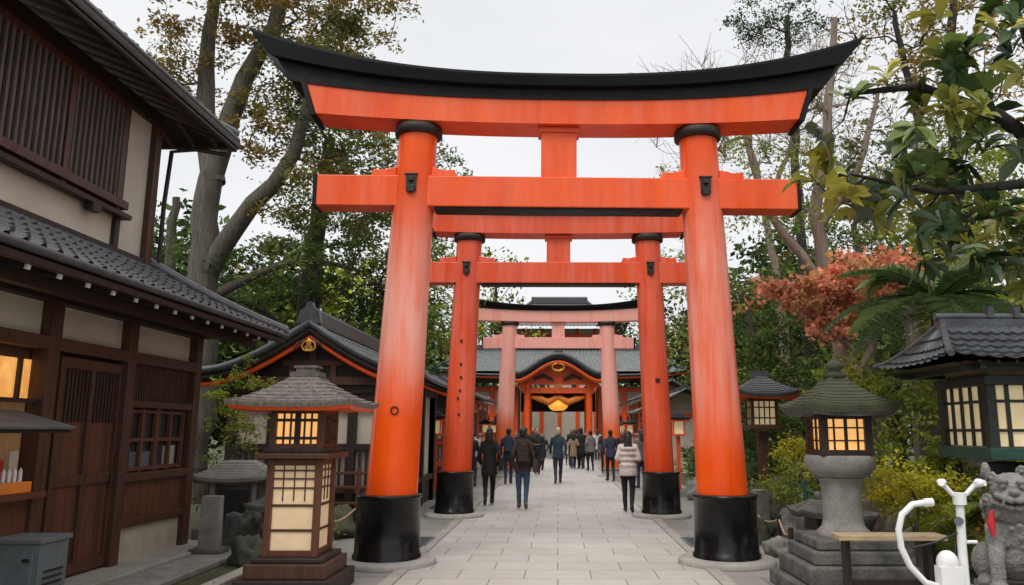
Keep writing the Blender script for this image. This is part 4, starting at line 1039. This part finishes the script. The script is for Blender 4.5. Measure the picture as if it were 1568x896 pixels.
def person(x, y, H, head, top, bottom, hair=(.012, .009, .008), a=.7, flip=1, hem=.82, puffy=False, bag=None, longhair=False, hat=None, female=False, shoe=(.02, .02, .02), vox=.014, hold=0, tote=None):
    mats = [cloth('jacket_cloth', top), cloth('trouser_cloth', bottom), M['skin'], mat('hair', hair, .5, .3, 30, .5, 60), mat('shoe_leather', shoe, .5), cloth('hat_cloth', hat or (.1, .1, .1))]
    els = []; f = flip; sw = .165 if female else .185
    lean = .03 * a
    def leg(s, fr):
        hx = s * .085
        if fr: k_ = (hx, .03 + .17 * a, .50); an = (hx * .8, .28 * a, .085); to = (hx * 1.1, .28 * a + .15, .04 + .03 * a)
        else: k_ = (hx, .05 - .04 * a, .48); an = (hx * .8, -.34 * a, .085 + .12 * a); to = (hx, -.34 * a + .13, .04)
        hip = (hx, 0, .90); els.append(('c', hip, k_, .090, .062, 1)); els.append(('c', k_, an, .060, .045, 1))
        els.append(('c', (an[0], an[1] - .02, an[2] - .025), to, .043, .036, 4)); els.append(('c', (an[0], an[1] - .03, an[2] - .01), (an[0], an[1] + .02, an[2] - .01), .041, .041, 4))
    leg(-1, f > 0); leg(1, f < 0)
    rr = 1.12 if puffy else 1.0
    sl_ = .012 * random.uniform(-1, 1)
    els.append(('l', [(hem - .0, 0, 0, .178 * rr, .138 * rr), (hem + .05, 0, 0, .182 * rr, .142 * rr), (.95, 0, 0, .172 * rr, .134 * rr), (1.08, 0, lean * .3, .150 * rr, .118 * rr), (1.25, 0, lean * .7, (sw - .012) * rr, .130 * rr), (1.36, sl_, lean - .005, (sw - .004), .118 * rr), (1.43, sl_, lean - .01, sw * .80, .095), (1.50, 0, lean - .01, .07, .066)], 0))
    els.append(('c', (0, 0, .86), (0, 0, .95), .13, .13, 1))
    if puffy:
        for z in (.88, 1.0, 1.12, 1.24, 1.35): els.append(('l', [(z - .05, 0, 0, .15, .11), (z - .02, 0, 0, .198, .162), (z + .02, 0, 0, .198, .162), (z + .05, 0, 0, .15, .11)], 0))
    wr = []
    for s in (-1, 1):
        sw_ = a * f * s
        el = (s * (sw + .06), -.04 + .16 * sw_ + lean, 1.13)
        if hold and (hold == 2 or s == hold): el = (s * (sw + .07), -.03, 1.14); wv = (s * .10, .22, 1.13)
        else: wv = (s * (sw + .045), el[1] + .08 + .10 * max(0, sw_), .895 + .05 * max(0, sw_))
        sh = (s * (sw - .012), lean, 1.385); ar = .058 if not puffy else .074
        els.append(('c', sh, el, ar, ar * .82, 0)); els.append(('c', el, wv, ar * .80, ar * .62, 0)); wr.append((wv, Vector(wv) - Vector(el), s))
    els.append(('c', (0, lean - .005, 1.46), (0, .01 + lean, 1.56), .050, .048, 2))
    L = lean
    els.append(('e', (0, .012 + L, 1.625), (.072, .090, .108), 2)); els.append(('e', (0, .045 + L, 1.565), (.046, .052, .05), 2)); els.append(('e', (0, .108 + L, 1.60), (.013, .016, .02), 2))
    for s in (-1, 1): els.append(('e', (s * .076, .0 + L, 1.605), (.012, .02, .032), 2))
    els.append(('e', (0, -.014 + L, 1.65), (.082, .096, .096), 3)); els.append(('e', (0, -.035 + L, 1.60), (.075, .070, .085), 3))
    if longhair: els.append(('l', [(1.38, 0, -.09, .07, .03), (1.42, 0, -.085, .085, .042), (1.52, 0, -.06, .088, .06), (1.62, 0, -.03, .088, .085), (1.66, 0, -.03, .06, .06)], 3))
    els.append(('l', [(1.43, 0, L - .01, .10, .085), (1.475, 0, L - .008, .075, .072), (1.52, 0, L - .01, .066, .066)], 0))
    if hat: els.append(('e', (0, -.008, 1.675), (.093, .108, .085), 5)); els.append(('l', [(1.64, 0, 0, .09, .105), (1.66, 0, 0, .097, .11), (1.685, 0, 0, .095, .11), (1.70, 0, 0, .08, .09)], 5))
    rg = random.random() * 20
    me = organic('body', els, vox, mats, 2, disp=lambda v: (.008 * noise.noise(Vector((v.x * 9 + rg, v.y * 9, v.z * 6))) + .006 * noise.noise(Vector((v.x * 20 + rg, v.y * 20, v.z * 14)))) if v.z < 1.43 else 0)
    o = O('walking_person' if a > .25 else 'standing_person', (x, y, .008), head); ob = bpy.data.objects.new('body', me); s = H / 1.745; ob.scale = (s, s, s); o.extra.append(ob)
    hb = o.p('hands')
    for wv, d, sx in wr: hand(hb, Vector(wv) * s, d, sx, 'skin', s)
    fb = o.p('face_features')
    for sx in (-1, 1): fb.ell(Vector((sx * .030, .094 + L, 1.628)) * s, (.012, .006, .007), 'iron', 8, 5); fb.ell(Vector((sx * .032, .096 + L, 1.65)) * s, (.018, .005, .004), 'iron', 8, 5)
    fb.ell(Vector((0, .098 + L, 1.562)) * s, (.022, .006, .006), 'redc', 8, 5)
    if bag:
        bb = o.p('backpack', .04); k = cloth('bag_cloth', bag)
        bb.box(Vector((0, -.20, 1.20)) * s, (.27 * s, .14 * s, .38 * s), k, taper=.82); bb.box(Vector((0, -.28, 1.11)) * s, (.20 * s, .05 * s, .18 * s), k)
        for sx in (-1, 1): bb.tube([Vector(q) * s for q in ((sx * .10, -.16, 1.42), (sx * .11, -.02, 1.475), (sx * .12, .12, 1.38), (sx * .13, .13, 1.2), (sx * .15, -.02, 1.08), (sx * .12, -.15, 1.05))], .018, k, 6)
    if tote:
        bb = o.p('shoulder_bag', .02); k = cloth('bag_cloth', tote)
        bb.box(Vector((.27, -.02, .92)) * s, (.10, .30, .26), k, taper=.85); bb.tube([Vector(q) * s for q in ((.25, -.12, 1.03), (.20, -.06, 1.25), (.15, 0, 1.46), (.20, .08, 1.25), (.25, .10, 1.03))], .012, k, 6)
    o.done()
BK = (.012, .012, .014); NV = (.015, .022, .045); BR = (.05, .030, .022); JN = (.035, .07, .13)
person(-.73, 16.6, 1.66, .05, (.045, .026, .020), JN, a=.4, bag=(.03, .018, .014), hem=.80, female=True, tote=(.05, .03, .02), shoe=(.10, .06, .04))
person(-1.50, 17.5, 1.66, .05, (.012, .012, .013), (.010, .010, .012), a=.6, flip=-1, hem=.66, longhair=True, female=True, tote=(.02, .02, .02))
person(1.40, 16.0, 1.60, -.1, (.62, .56, .52), (.012, .012, .014), a=.45, puffy=True, longhair=True, female=True, hem=.78, hair=(.02, .012, .01), hold=2)
person(.0, 24.4, 1.70, .0, (.018, .035, .055), (.02, .025, .04), a=.75, flip=-1, hair=(.5, .42, .32), hem=.78)
person(1.68, 25.6, 1.64, .1, (.02, .03, .06), BK, a=.7, hem=.8, tote=(.03, .03, .03))
person(-2.15, 19.5, 1.65, 3.1, BK, (.012, .012, .014), a=.3, longhair=True, female=True, hem=.6)
person(-1.5, 24.2, 1.68, .0, (.02, .035, .07), NV, a=.5, flip=-1, bag=(.02, .03, .05))
person(-1.15, 27.5, 1.72, .0, (.014, .014, .016), BK, a=.6, vox=.018)
person(-.75, 29.5, 1.68, 3.0, (.02, .02, .022), BK, a=.5, vox=.018, hold=2)
person(.95, 34, 1.72, .0, BK, BK, a=.6, vox=.02, hem=.6)
person(1.3, 32, 1.62, .2, (.25, .24, .24), BK, a=.5, vox=.02, female=True)
person(1.75, 30, 1.70, 3.2, (.03, .035, .045), BK, a=.5, vox=.02)
person(2.2, 27, 1.66, 3.0, (.05, .012, .014), BK, a=.3, vox=.02, hold=1)
person(2.35, 22.5, 1.64, .4, (.10, .09, .085), NV, a=.3, vox=.016, longhair=True, female=True)
person(-2.45, 23.0, 1.62, .2, (.45, .43, .42), NV, a=.3, vox=.016, hair=(.03, .02, .015))
for i in range(20):
    yy = random.uniform(31, 46); xx = random.choice([random.uniform(-2.6, -.4), random.uniform(.4, 3.0)])
    c = random.choice([BK, BK, NV, (.5, .48, .46), BR, (.10, .10, .11), (.35, .04, .04), (.02, .03, .05), (.3, .2, .12)])
    person(xx, yy, random.uniform(1.5, 1.78), random.choice([0, 3.14, .2, 2.9]), c, random.choice([BK, NV, (.05, .05, .06)]), a=random.uniform(.3, .9), flip=random.choice([-1, 1]), vox=.028, hem=random.choice([.8, .6]), longhair=random.random() < .5, hold=random.choice([0, 0, 1, 2]), tote=random.choice([None, None, BK, BR]))

# ------------------------------------------------------------------ trees
tree('camphor_tree', [
    ([(-8.35, 18, 0), (-8.25, 18, 2.5), (-8.3, 18, 5), (-8.3, 18, 7.5), (-7.8, 18, 9.6), (-7.1, 18, 11.5), (-6.6, 18, 14)], .46, .12),
    ([(-8.25, 18, 7.4), (-8.7, 18.2, 9.5), (-8.8, 18.3, 12), (-8.4, 18, 14.5)], .28, .08),
    ([(-8.2, 18, 5.2), (-7.6, 17.8, 6.3), (-6.7, 17.7, 7.3), (-6.1, 17.6, 8.6), (-5.9, 17.5, 10.5)], .25, .08),
    ([(-8.2, 18, 4.6), (-7.2, 18.2, 5.2), (-6.0, 18.3, 5.6), (-5.0, 18.4, 5.4)], .13, .04)],
    [((-6.3, 18, 12.3), (2.4, 2, 1.9), 84, 'gold'), ((-8.9, 18, 13), (1.8, 2, 1.6), 40, 'olive'), ((-5.6, 17.6, 9.8), (1.6, 1.6, 1.7), 64, 'olive'),
     ((-5.0, 17.8, 7.2), (1.7, 1.6, 1.2), 40, 'olive'), ((-9.6, 18.5, 10.8), (1.1, 1.4, 1.3), 24, 'gold'), ((-5.8, 18.2, 5.6), (2.0, 1.4, .8), 30, 'green'), ((-7.0, 18, 9), (.8, 1.2, 1.0), 14, 'gold')],
    leaf=.12, per=140, cr=.40, seed=3)
tree('cedar_tree', [([(-6.6, 20.5, 0), (-6.7, 20.5, 3), (-6.5, 20.5, 6.5), (-6.3, 20.6, 9.5)], .42, .15), ([(-6.6, 20.5, 3.5), (-7.6, 20.3, 4.6), (-8.6, 20.2, 5)], .12, .05)],
    [((-6.0, 20.6, 8.3), (2.0, 1.6, 1.6), 28, 'green'), ((-5.0, 20.6, 6.3), (1.9, 1.5, 1.6), 34, 'olive'), ((-8.6, 20.6, 5.2), (1.7, 1.4, 1.2), 26, 'green'), ((-4.6, 21, 4.4), (1.4, 1.2, 1.2), 26, 'dark')],
    m='barkD', leaf=.12, per=120, cr=.38, seed=5)
tree('cedar_tree', [([(-4.6, 24, 0), (-4.5, 24, 5), (-4.4, 24, 9)], .25, .08)],
    [((-4.3, 24, 9.0), (1.1, 1.2, 2.2), 30, 'green'), ((-4.0, 24, 6), (1.2, 1.2, 2.2), 34, 'lime')], m='barkD', leaf=.13, per=100, cr=.40, seed=6)
tree('evergreen_tree', [([(-10.8, 21, 0), (-10.7, 21, 5), (-10.6, 21, 8)], .3, .1)],
    [((-10.5, 21, 6.0), (1.8, 1.6, 1.5), 30, 'green'), ((-11, 20, 4.2), (1.9, 1.6, 1.8), 40, 'lime')], leaf=.13, per=110, cr=.45, seed=8)
tree('garden_shrub', [([(-5.3, 12.7, 0), (-5.2, 12.7, .8), (-5.1, 12.7, 1.6)], .05, .02)], [((-5.1, 12.6, 1.9), (.6, .5, .9), 34, 'lime'), ((-5.4, 12.8, .9), (.5, .4, .6), 16, 'green')], leaf=.06, per=70, cr=.16, seed=9, tip=.004)
tree('zelkova_tree', [
    ([(5.6, 15, 0), (5.45, 15, 2.2), (5.35, 15, 4.0), (5.1, 15, 5.8), (5.4, 15, 7.6), (5.7, 15, 10)], .21, .06),
    ([(5.35, 15, 4.0), (4.7, 14.8, 5.0), (4.0, 14.7, 6.0), (3.7, 14.6, 7.2)], .12, .04),
    ([(5.15, 15, 5.6), (6.0, 15.2, 6.8), (6.6, 15.3, 8.5)], .11, .04)],
    [((4.2, 14.8, 6.4), (1.2, 1.1, 1.0), 20, 'lime'), ((6.2, 15, 7.8), (1.5, 1.3, 1.3), 20, 'olive'), ((4.8, 14.9, 8.6), (1.3, 1.1, .9), 22, None), ((6.9, 15, 5.8), (1.2, 1.0, 1.0), 26, 'lime')],
    m='barkP', leaf=.10, per=80, cr=.36, seed=12, tip=.009, twigs=3)
tree('bare_tree', [([(6.8, 23, 0), (6.6, 23, 5), (6.2, 23, 8.5), (5.6, 23, 12)], .2, .05), ([(6.3, 23, 8), (7.2, 23, 10.5), (7.8, 23, 13)], .1, .03)],
    [((4.8, 23, 11.2), (2.3, 1.3, 1.9), 70, None), ((7.8, 23, 11.6), (1.8, 1.3, 1.9), 60, None)], m='barkP', per=0, seed=13, tip=.013, twigs=5)
tree('bare_tree', [([(5.2, 27, 0), (5.0, 27, 6), (4.6, 27, 10.5)], .2, .05)], [((4.2, 27, 10.0), (1.4, 1.2, 1.6), 14, 'lime'), ((4.6, 27, 7.5), (1.4, 1.2, 2.0), 26, 'lime')], m='barkP', leaf=.13, per=80, cr=.4, seed=14, twigs=2)
tree('autumn_tree', [([(9.6, 17, 0), (9.4, 17, 4), (9.0, 17, 8), (9.3, 17, 12)], .28, .08), ([(9.2, 17, 6), (8.0, 16.5, 8.5), (7.6, 16.5, 11)], .14, .05)],
    [((9.8, 17, 10.8), (2.6, 1.6, 2.2), 46, 'gold'), ((7.6, 16.6, 10.8), (1.5, 1.3, 1.6), 16, 'gold'), ((9.2, 17, 7), (2.2, 1.5, 1.6), 46, 'lime')], leaf=.12, per=80, cr=.42, seed=15, twigs=2, m='barkD')
tree('pine_tree', [([(7.2, 22, 0), (7.0, 22, 7), (6.9, 22, 14)], .2, .08)], [((6.7, 22, 14.0), (1.5, 1.2, 1.0), 24, 'dark')], leaf=.10, per=120, cr=.36, seed=16, m='barkD')
tree('japanese_maple', [([(5.35, 13.6, 0), (5.3, 13.6, 1.6), (5.15, 13.6, 2.9), (4.9, 13.5, 3.8)], .13, .05), ([(5.2, 13.6, 2.6), (5.6, 13.6, 3.5), (5.9, 13.6, 4.2)], .07, .03), ([(5.2, 13.6, 2.9), (4.5, 13.4, 3.5), (3.9, 13.4, 3.8)], .06, .03)],
    [((4.3, 13.5, 3.95), (.85, .7, .28), 24, 'red'), ((5.3, 13.5, 4.2), (.75, .7, .42), 32, 'red'), ((4.9, 13.4, 3.5), (.6, .5, .35), 12, 'red')], m='barkP', leaf=.11, per=80, cr=.24, seed=17, tip=.007, aspect=.7)
tree('evergreen_tree', [([(8.0, 20, 0), (8.0, 20, 4), (7.8, 20, 7)], .22, .08)], [((7.2, 20, 6.0), (2.2, 1.5, 1.7), 46, 'green'), ((7.8, 19.5, 3.6), (2.4, 1.4, 2.0), 56, 'green')], leaf=.13, per=100, cr=.45, seed=18)
tree('evergreen_tree', [([(5.0, 20, 0), (5.0, 20, 3), (4.9, 20, 5)], .15, .06)], [((4.8, 20, 4.4), (1.3, 1.2, 1.5), 36, 'green'), ((5.2, 20, 2.2), (1.5, 1.2, 1.4), 36, 'green')], leaf=.12, per=100, cr=.4, seed=19)
tree('evergreen_tree', [([(9.5, 14.5, 0), (9.3, 14.5, 3), (9.0, 14.5, 5.5)], .2, .07)], [((8.4, 14.4, 5.2), (2.2, 1.2, 1.6), 44, 'lime'), ((8.0, 14.4, 3.2), (2.0, .9, 1.2), 36, 'green')], leaf=.13, per=90, cr=.4, seed=20)
def bush(x, y, z, r, pal, n, seed, leaf=.06, per=80, cr=.16):
    tree('garden_shrub', [([(x, y, 0), (x, y, z * .5), (x, y, z)], .04, .015)], [((x, y, z), r, n, pal)], leaf=leaf, per=per, cr=cr, seed=seed, tip=.004)
bush(3.95, 8.9, .95, (.50, .42, .30), 'yellow', 42, 31, .055)
bush(4.5, 7.7, .95, (.35, .35, .3), 'yellow', 24, 32, .05)
bush(4.25, 13.3, 1.2, (.6, .4, .35), 'yellow', 28, 33)
bush(4.45, 12.0, 2.3, (.65, .5, .55), 'lime', 36, 34, .08)
bush(3.6, 12.2, .8, (.5, .4, .4), 'lime', 26, 45)
bush(5.3, 11.2, 1.4, (.9, .7, .9), 'lime', 50, 35, .10, 70, .22)
bush(6.3, 10.0, 1.6, (1.0, .7, 1.1), 'lime', 50, 36, .11, 70, .24)
bush(3.5, 15.8, .7, (.5, .6, .5), 'green', 30, 37)
bush(4.6, 16.5, 1.4, (1.0, .8, 1.2), 'green', 60, 38, .10, 80, .24)
bush(3.9, 21, .8, (.6, 1.5, .7), 'green', 50, 39, .10, 70, .24)
bush(6.8, 12.0, 2.6, (1.2, .5, 1.2), 'lime', 60, 40, .11, 70, .28)
bush(-3.35, 11.0, .25, (.35, .5, .2), 'lime', 16, 41, .05)
bush(-4.5, 13.2, .5, (.5, .4, .4), 'green', 30, 42)
bush(5.0, 6.2, 1.0, (.6, .5, .8), 'lime', 40, 43, .09)
bush(4.15, 6.9, .7, (.3, .25, .4), 'rust', 14, 44, .13, 30, .16)

def bigleaf_tree(name, trunks, tips, pal, L=.24, seed=1, m='barkD', n=10):
    rng = np.random.default_rng(seed); o = O(name); b = o.p('branches'); 
    for pts, r0, r1 in trunks:
        k = len(pts); b.tube(pts, [r0 + (r1 - r0) * i / (k - 1) for i in range(k)], m, 9)
    dens = []
    for pts, _, _ in trunks:
        for i in range(len(pts) - 1):
            for t in np.linspace(0, 1, 6): dens.append(np.array(pts[i]) * (1 - t) + np.array(pts[i + 1]) * t)
    dens = np.array(dens); V = []; F = []; Tt = []
    for c, r, cnt in tips:
        for _ in range(cnt):
            p = np.array(c) + rng.uniform(-1, 1, 3) * np.array(r); j = np.argmin(np.linalg.norm(dens - p, axis=1)); q = dens[j]
            mid = (p + q) / 2 + rng.normal(size=3) * .06; b.tube([q, mid, p], [.014, .010, .006], m, 5, False)
            dens = np.vstack([dens, p, mid])
            ax = p - mid; ax[2] += .15; ax /= np.linalg.norm(ax) + 1e-9
            base = np.array(PAL[pal][rng.integers(0, len(PAL[pal]))]) * rng.uniform(.6, 1.3)
            for i in range(n):
                az = rng.normal(size=3); az -= ax * (az @ ax); az /= np.linalg.norm(az) + 1e-9
                d = az * rng.uniform(.7, 1.1) + ax * rng.uniform(.1, .9); d /= np.linalg.norm(d); sd_ = np.cross(d, ax + rng.normal(size=3) * .2); sd_ /= np.linalg.norm(sd_) + 1e-9; up = np.cross(sd_, d)
                l = L * rng.uniform(.6, 1.2); wd = l * rng.uniform(.15, .22); s0 = len(V); p0 = p + ax * rng.uniform(-.12, .02)
                for t, wq, dr in ((0, .12, 0), (.35, .8, .02), (.65, 1, -.02), (.85, .6, -.08), (1, .03, -.16)):
                    c_ = p0 + d * l * t + np.array([0, 0, dr * l * 1.5])
                    V += [c_ - sd_ * wd * wq + up * wd * .3 * wq, c_, c_ + sd_ * wd * wq + up * wd * .3 * wq]
                for t in range(4):
                    a = s0 + t * 3; F += [(a, a + 1, a + 4, a + 3), (a + 1, a + 2, a + 5, a + 4)]
                tt = base * rng.uniform(.75, 1.3); Tt += [np.clip(tt, 0, 1)] * 15
    me = bpy.data.meshes.new('leaves'); me.from_pydata([tuple(v) for v in V], [], F)
    at = me.color_attributes.new('tint', 'FLOAT_COLOR', 'POINT'); at.data.foreach_set('color', np.concatenate([np.array(Tt), np.ones((len(Tt), 1))], 1).ravel().astype(np.float32))
    me.materials.append(M['leafB']); o.extra.append(bpy.data.objects.new('leaves', me)); o.done()
bigleaf_tree('magnolia_tree', [([(6.9, 8.4, 0), (6.7, 8.3, 2.5), (5.9, 8.2, 4.2), (4.8, 8.1, 5.0), (3.9, 8.0, 5.3), (3.1, 8.0, 5.2)], .16, .02), ([(6.2, 8.2, 3.8), (5.0, 8.0, 4.2), (4.0, 8.0, 4.1), (3.1, 8.0, 4.3)], .08, .015), ([(5.6, 8.2, 4.5), (5.3, 8.2, 5.8), (4.9, 8.0, 7.0)], .07, .02)],
    [((3.6, 8.0, 5.0), (.7, .5, .40), 10), ((4.5, 8.0, 5.3), (.7, .6, .7), 15), ((3.15, 8.0, 4.25), (.45, .5, .35), 14), ((4.1, 8.0, 4.1), (.6, .5, .5), 13), ((4.9, 8.1, 4.4), (.5, .5, .9), 15), ((4.4, 8, 3.5), (.6, .4, .4), 10), ((4.6, 8, 6.3), (.5, .4, .5), 7)], 'mag', .33, 21)

def cycad(loc, h, n, L, seed, pal='green', name='cycad_palm'):
    rng = np.random.default_rng(seed); o = O(name, loc); b = o.p('trunk'); b.tube([(0, 0, 0), (.03, 0, h * .5), (0, 0, h)], [.14, .11, .12], 'barkD', 12)
    V = []; F = []; T_ = []
    for i in range(n):
        az = 2 * math.pi * i / n * 2.4 + rng.uniform(-.2, .2); el = rng.uniform(.1, 1.3); dr = rng.uniform(.6, 1.1)
        pts = []
        for t in np.linspace(0, 1, 26):
            r = L * (math.cos(el) * t + .25 * t * t * math.sin(el)); z = h + L * (math.sin(el) * t - dr * .75 * t * t)
            pts.append(np.array((r * math.cos(az), r * math.sin(az), z)))
        b.tube(pts, [.014 * (1 - k / 30) for k in range(26)], 'barkD', 5, False)
        base = np.array(PAL[pal][rng.integers(0, len(PAL[pal]))]) * rng.uniform(.7, 1.3)
        sdv = np.array((-math.sin(az), math.cos(az), 0))
        for k in range(2, 26):
            for q in (0, .5):
                p = pts[k - 1] * (1 - q) + pts[k] * q; f = pts[k] - pts[k - 1]; f /= np.linalg.norm(f)
                for s in (-1, 1):
                    ll = L * .26 * math.sin(math.pi * (k / 27) ** .8) + .04; d = sdv * s * .85 + f * .5 + np.array((0, 0, .1)) + rng.normal(size=3) * .06; d /= np.linalg.norm(d)
                    w_ = .011; s0 = len(V); V += [p - f * w_, p + f * w_, p + d * ll * .6 + f * w_, p + d * ll + np.array((0, 0, -.06))]; F.append((s0, s0 + 1, s0 + 2, s0 + 3)); T_ += [base * rng.uniform(.8, 1.2)] * 4
    me = bpy.data.meshes.new('fronds'); me.from_pydata([tuple(v) for v in V], [], F)
    at = me.color_attributes.new('tint', 'FLOAT_COLOR', 'POINT'); at.data.foreach_set('color', np.concatenate([np.array(T_), np.ones((len(T_), 1))], 1).ravel().astype(np.float32))
    me.materials.append(M['leafB']); o.extra.append(bpy.data.objects.new('fronds', me)); o.done()
cycad((5.3, 10.8, 0), 3.4, 24, 1.6, 1); cycad((6.9, 10.6, 0), 3.0, 20, 1.6, 2, 'lime'); cycad((4.75, 9.5, 0), .5, 18, .9, 3, 'lime'); cycad((5.6, 8.6, 0), 1.2, 18, 1.1, 4, 'green')

def distant():
    rng = np.random.default_rng(77); o = O('distant_trees'); b = o.p('trunks'); C = []; T_ = []
    spots = []
    for x in np.arange(-34, 40, 4.0):
        for y, hh in ((74, 13), (82, 15)):
            if abs(x - .5) < 4.5: hh = 8
            if 3 < x < 12: hh -= 1
            spots.append((x + rng.uniform(-1, 1), y + rng.uniform(-2, 2), hh * rng.uniform(.85, 1.1)))
    for y in np.arange(27, 66, 4.8):
        for s in (-1, 1):
            for q in (0, 1):
                spots.append((s * (8.2 + q * 4.5 + rng.uniform(-.6, 1.2) + (y - 27) * .04), y + rng.uniform(-1.5, 1.5), rng.uniform(7, 9.5) + (y - 27) * .08))
    spots += [(-6.8, 56, 15.5), (-4.9, 60, 16.5), (7.2, 58, 13.5), (-10, 27, 7.5), (-13, 24, 8), (12, 24, 8), (13.5, 20, 8)]
    for x, y, h in spots:
        b.tube([(x, y, 0), (x + .1, y, h * .5), (x, y, h * .9)], [.28, .2, .06], 'barkD', 7)
        near = y < 50; nc = 42 if near else 30; pal = PAL[['dark', 'green', 'olive', 'green', 'olive', 'lime'][rng.integers(0, 6)]]
        if x in (-6.8, -4.9): pal = PAL['lime']
        R = h * .24
        for _ in range(nc):
            u = rng.normal(size=3); u /= np.linalg.norm(u); u *= rng.uniform(.3, 1) ** .5
            zc = h * .55 + u[2] * h * .46; sh = 1.1 - .55 * max(0, u[2])
            c = np.array((x + u[0] * R * sh, y + u[1] * R * sh, zc)); k = 60
            b.tube([(x, y, min(h * .85, zc * .85)), tuple(c)], [.05, .02], 'barkD', 4, False)
            C.append(c + rng.normal(size=(k, 3)) * np.array((.55, .55, .36))); base = np.array(pal[rng.integers(0, len(pal))]) * rng.uniform(.6, 1.3); T_.append(np.tile(base, (k, 1)))
    o.extra.append(leaf_object('foliage', np.concatenate(C), .32, np.concatenate(T_), 'leafD', aspect=.6)); o.done()
distant()
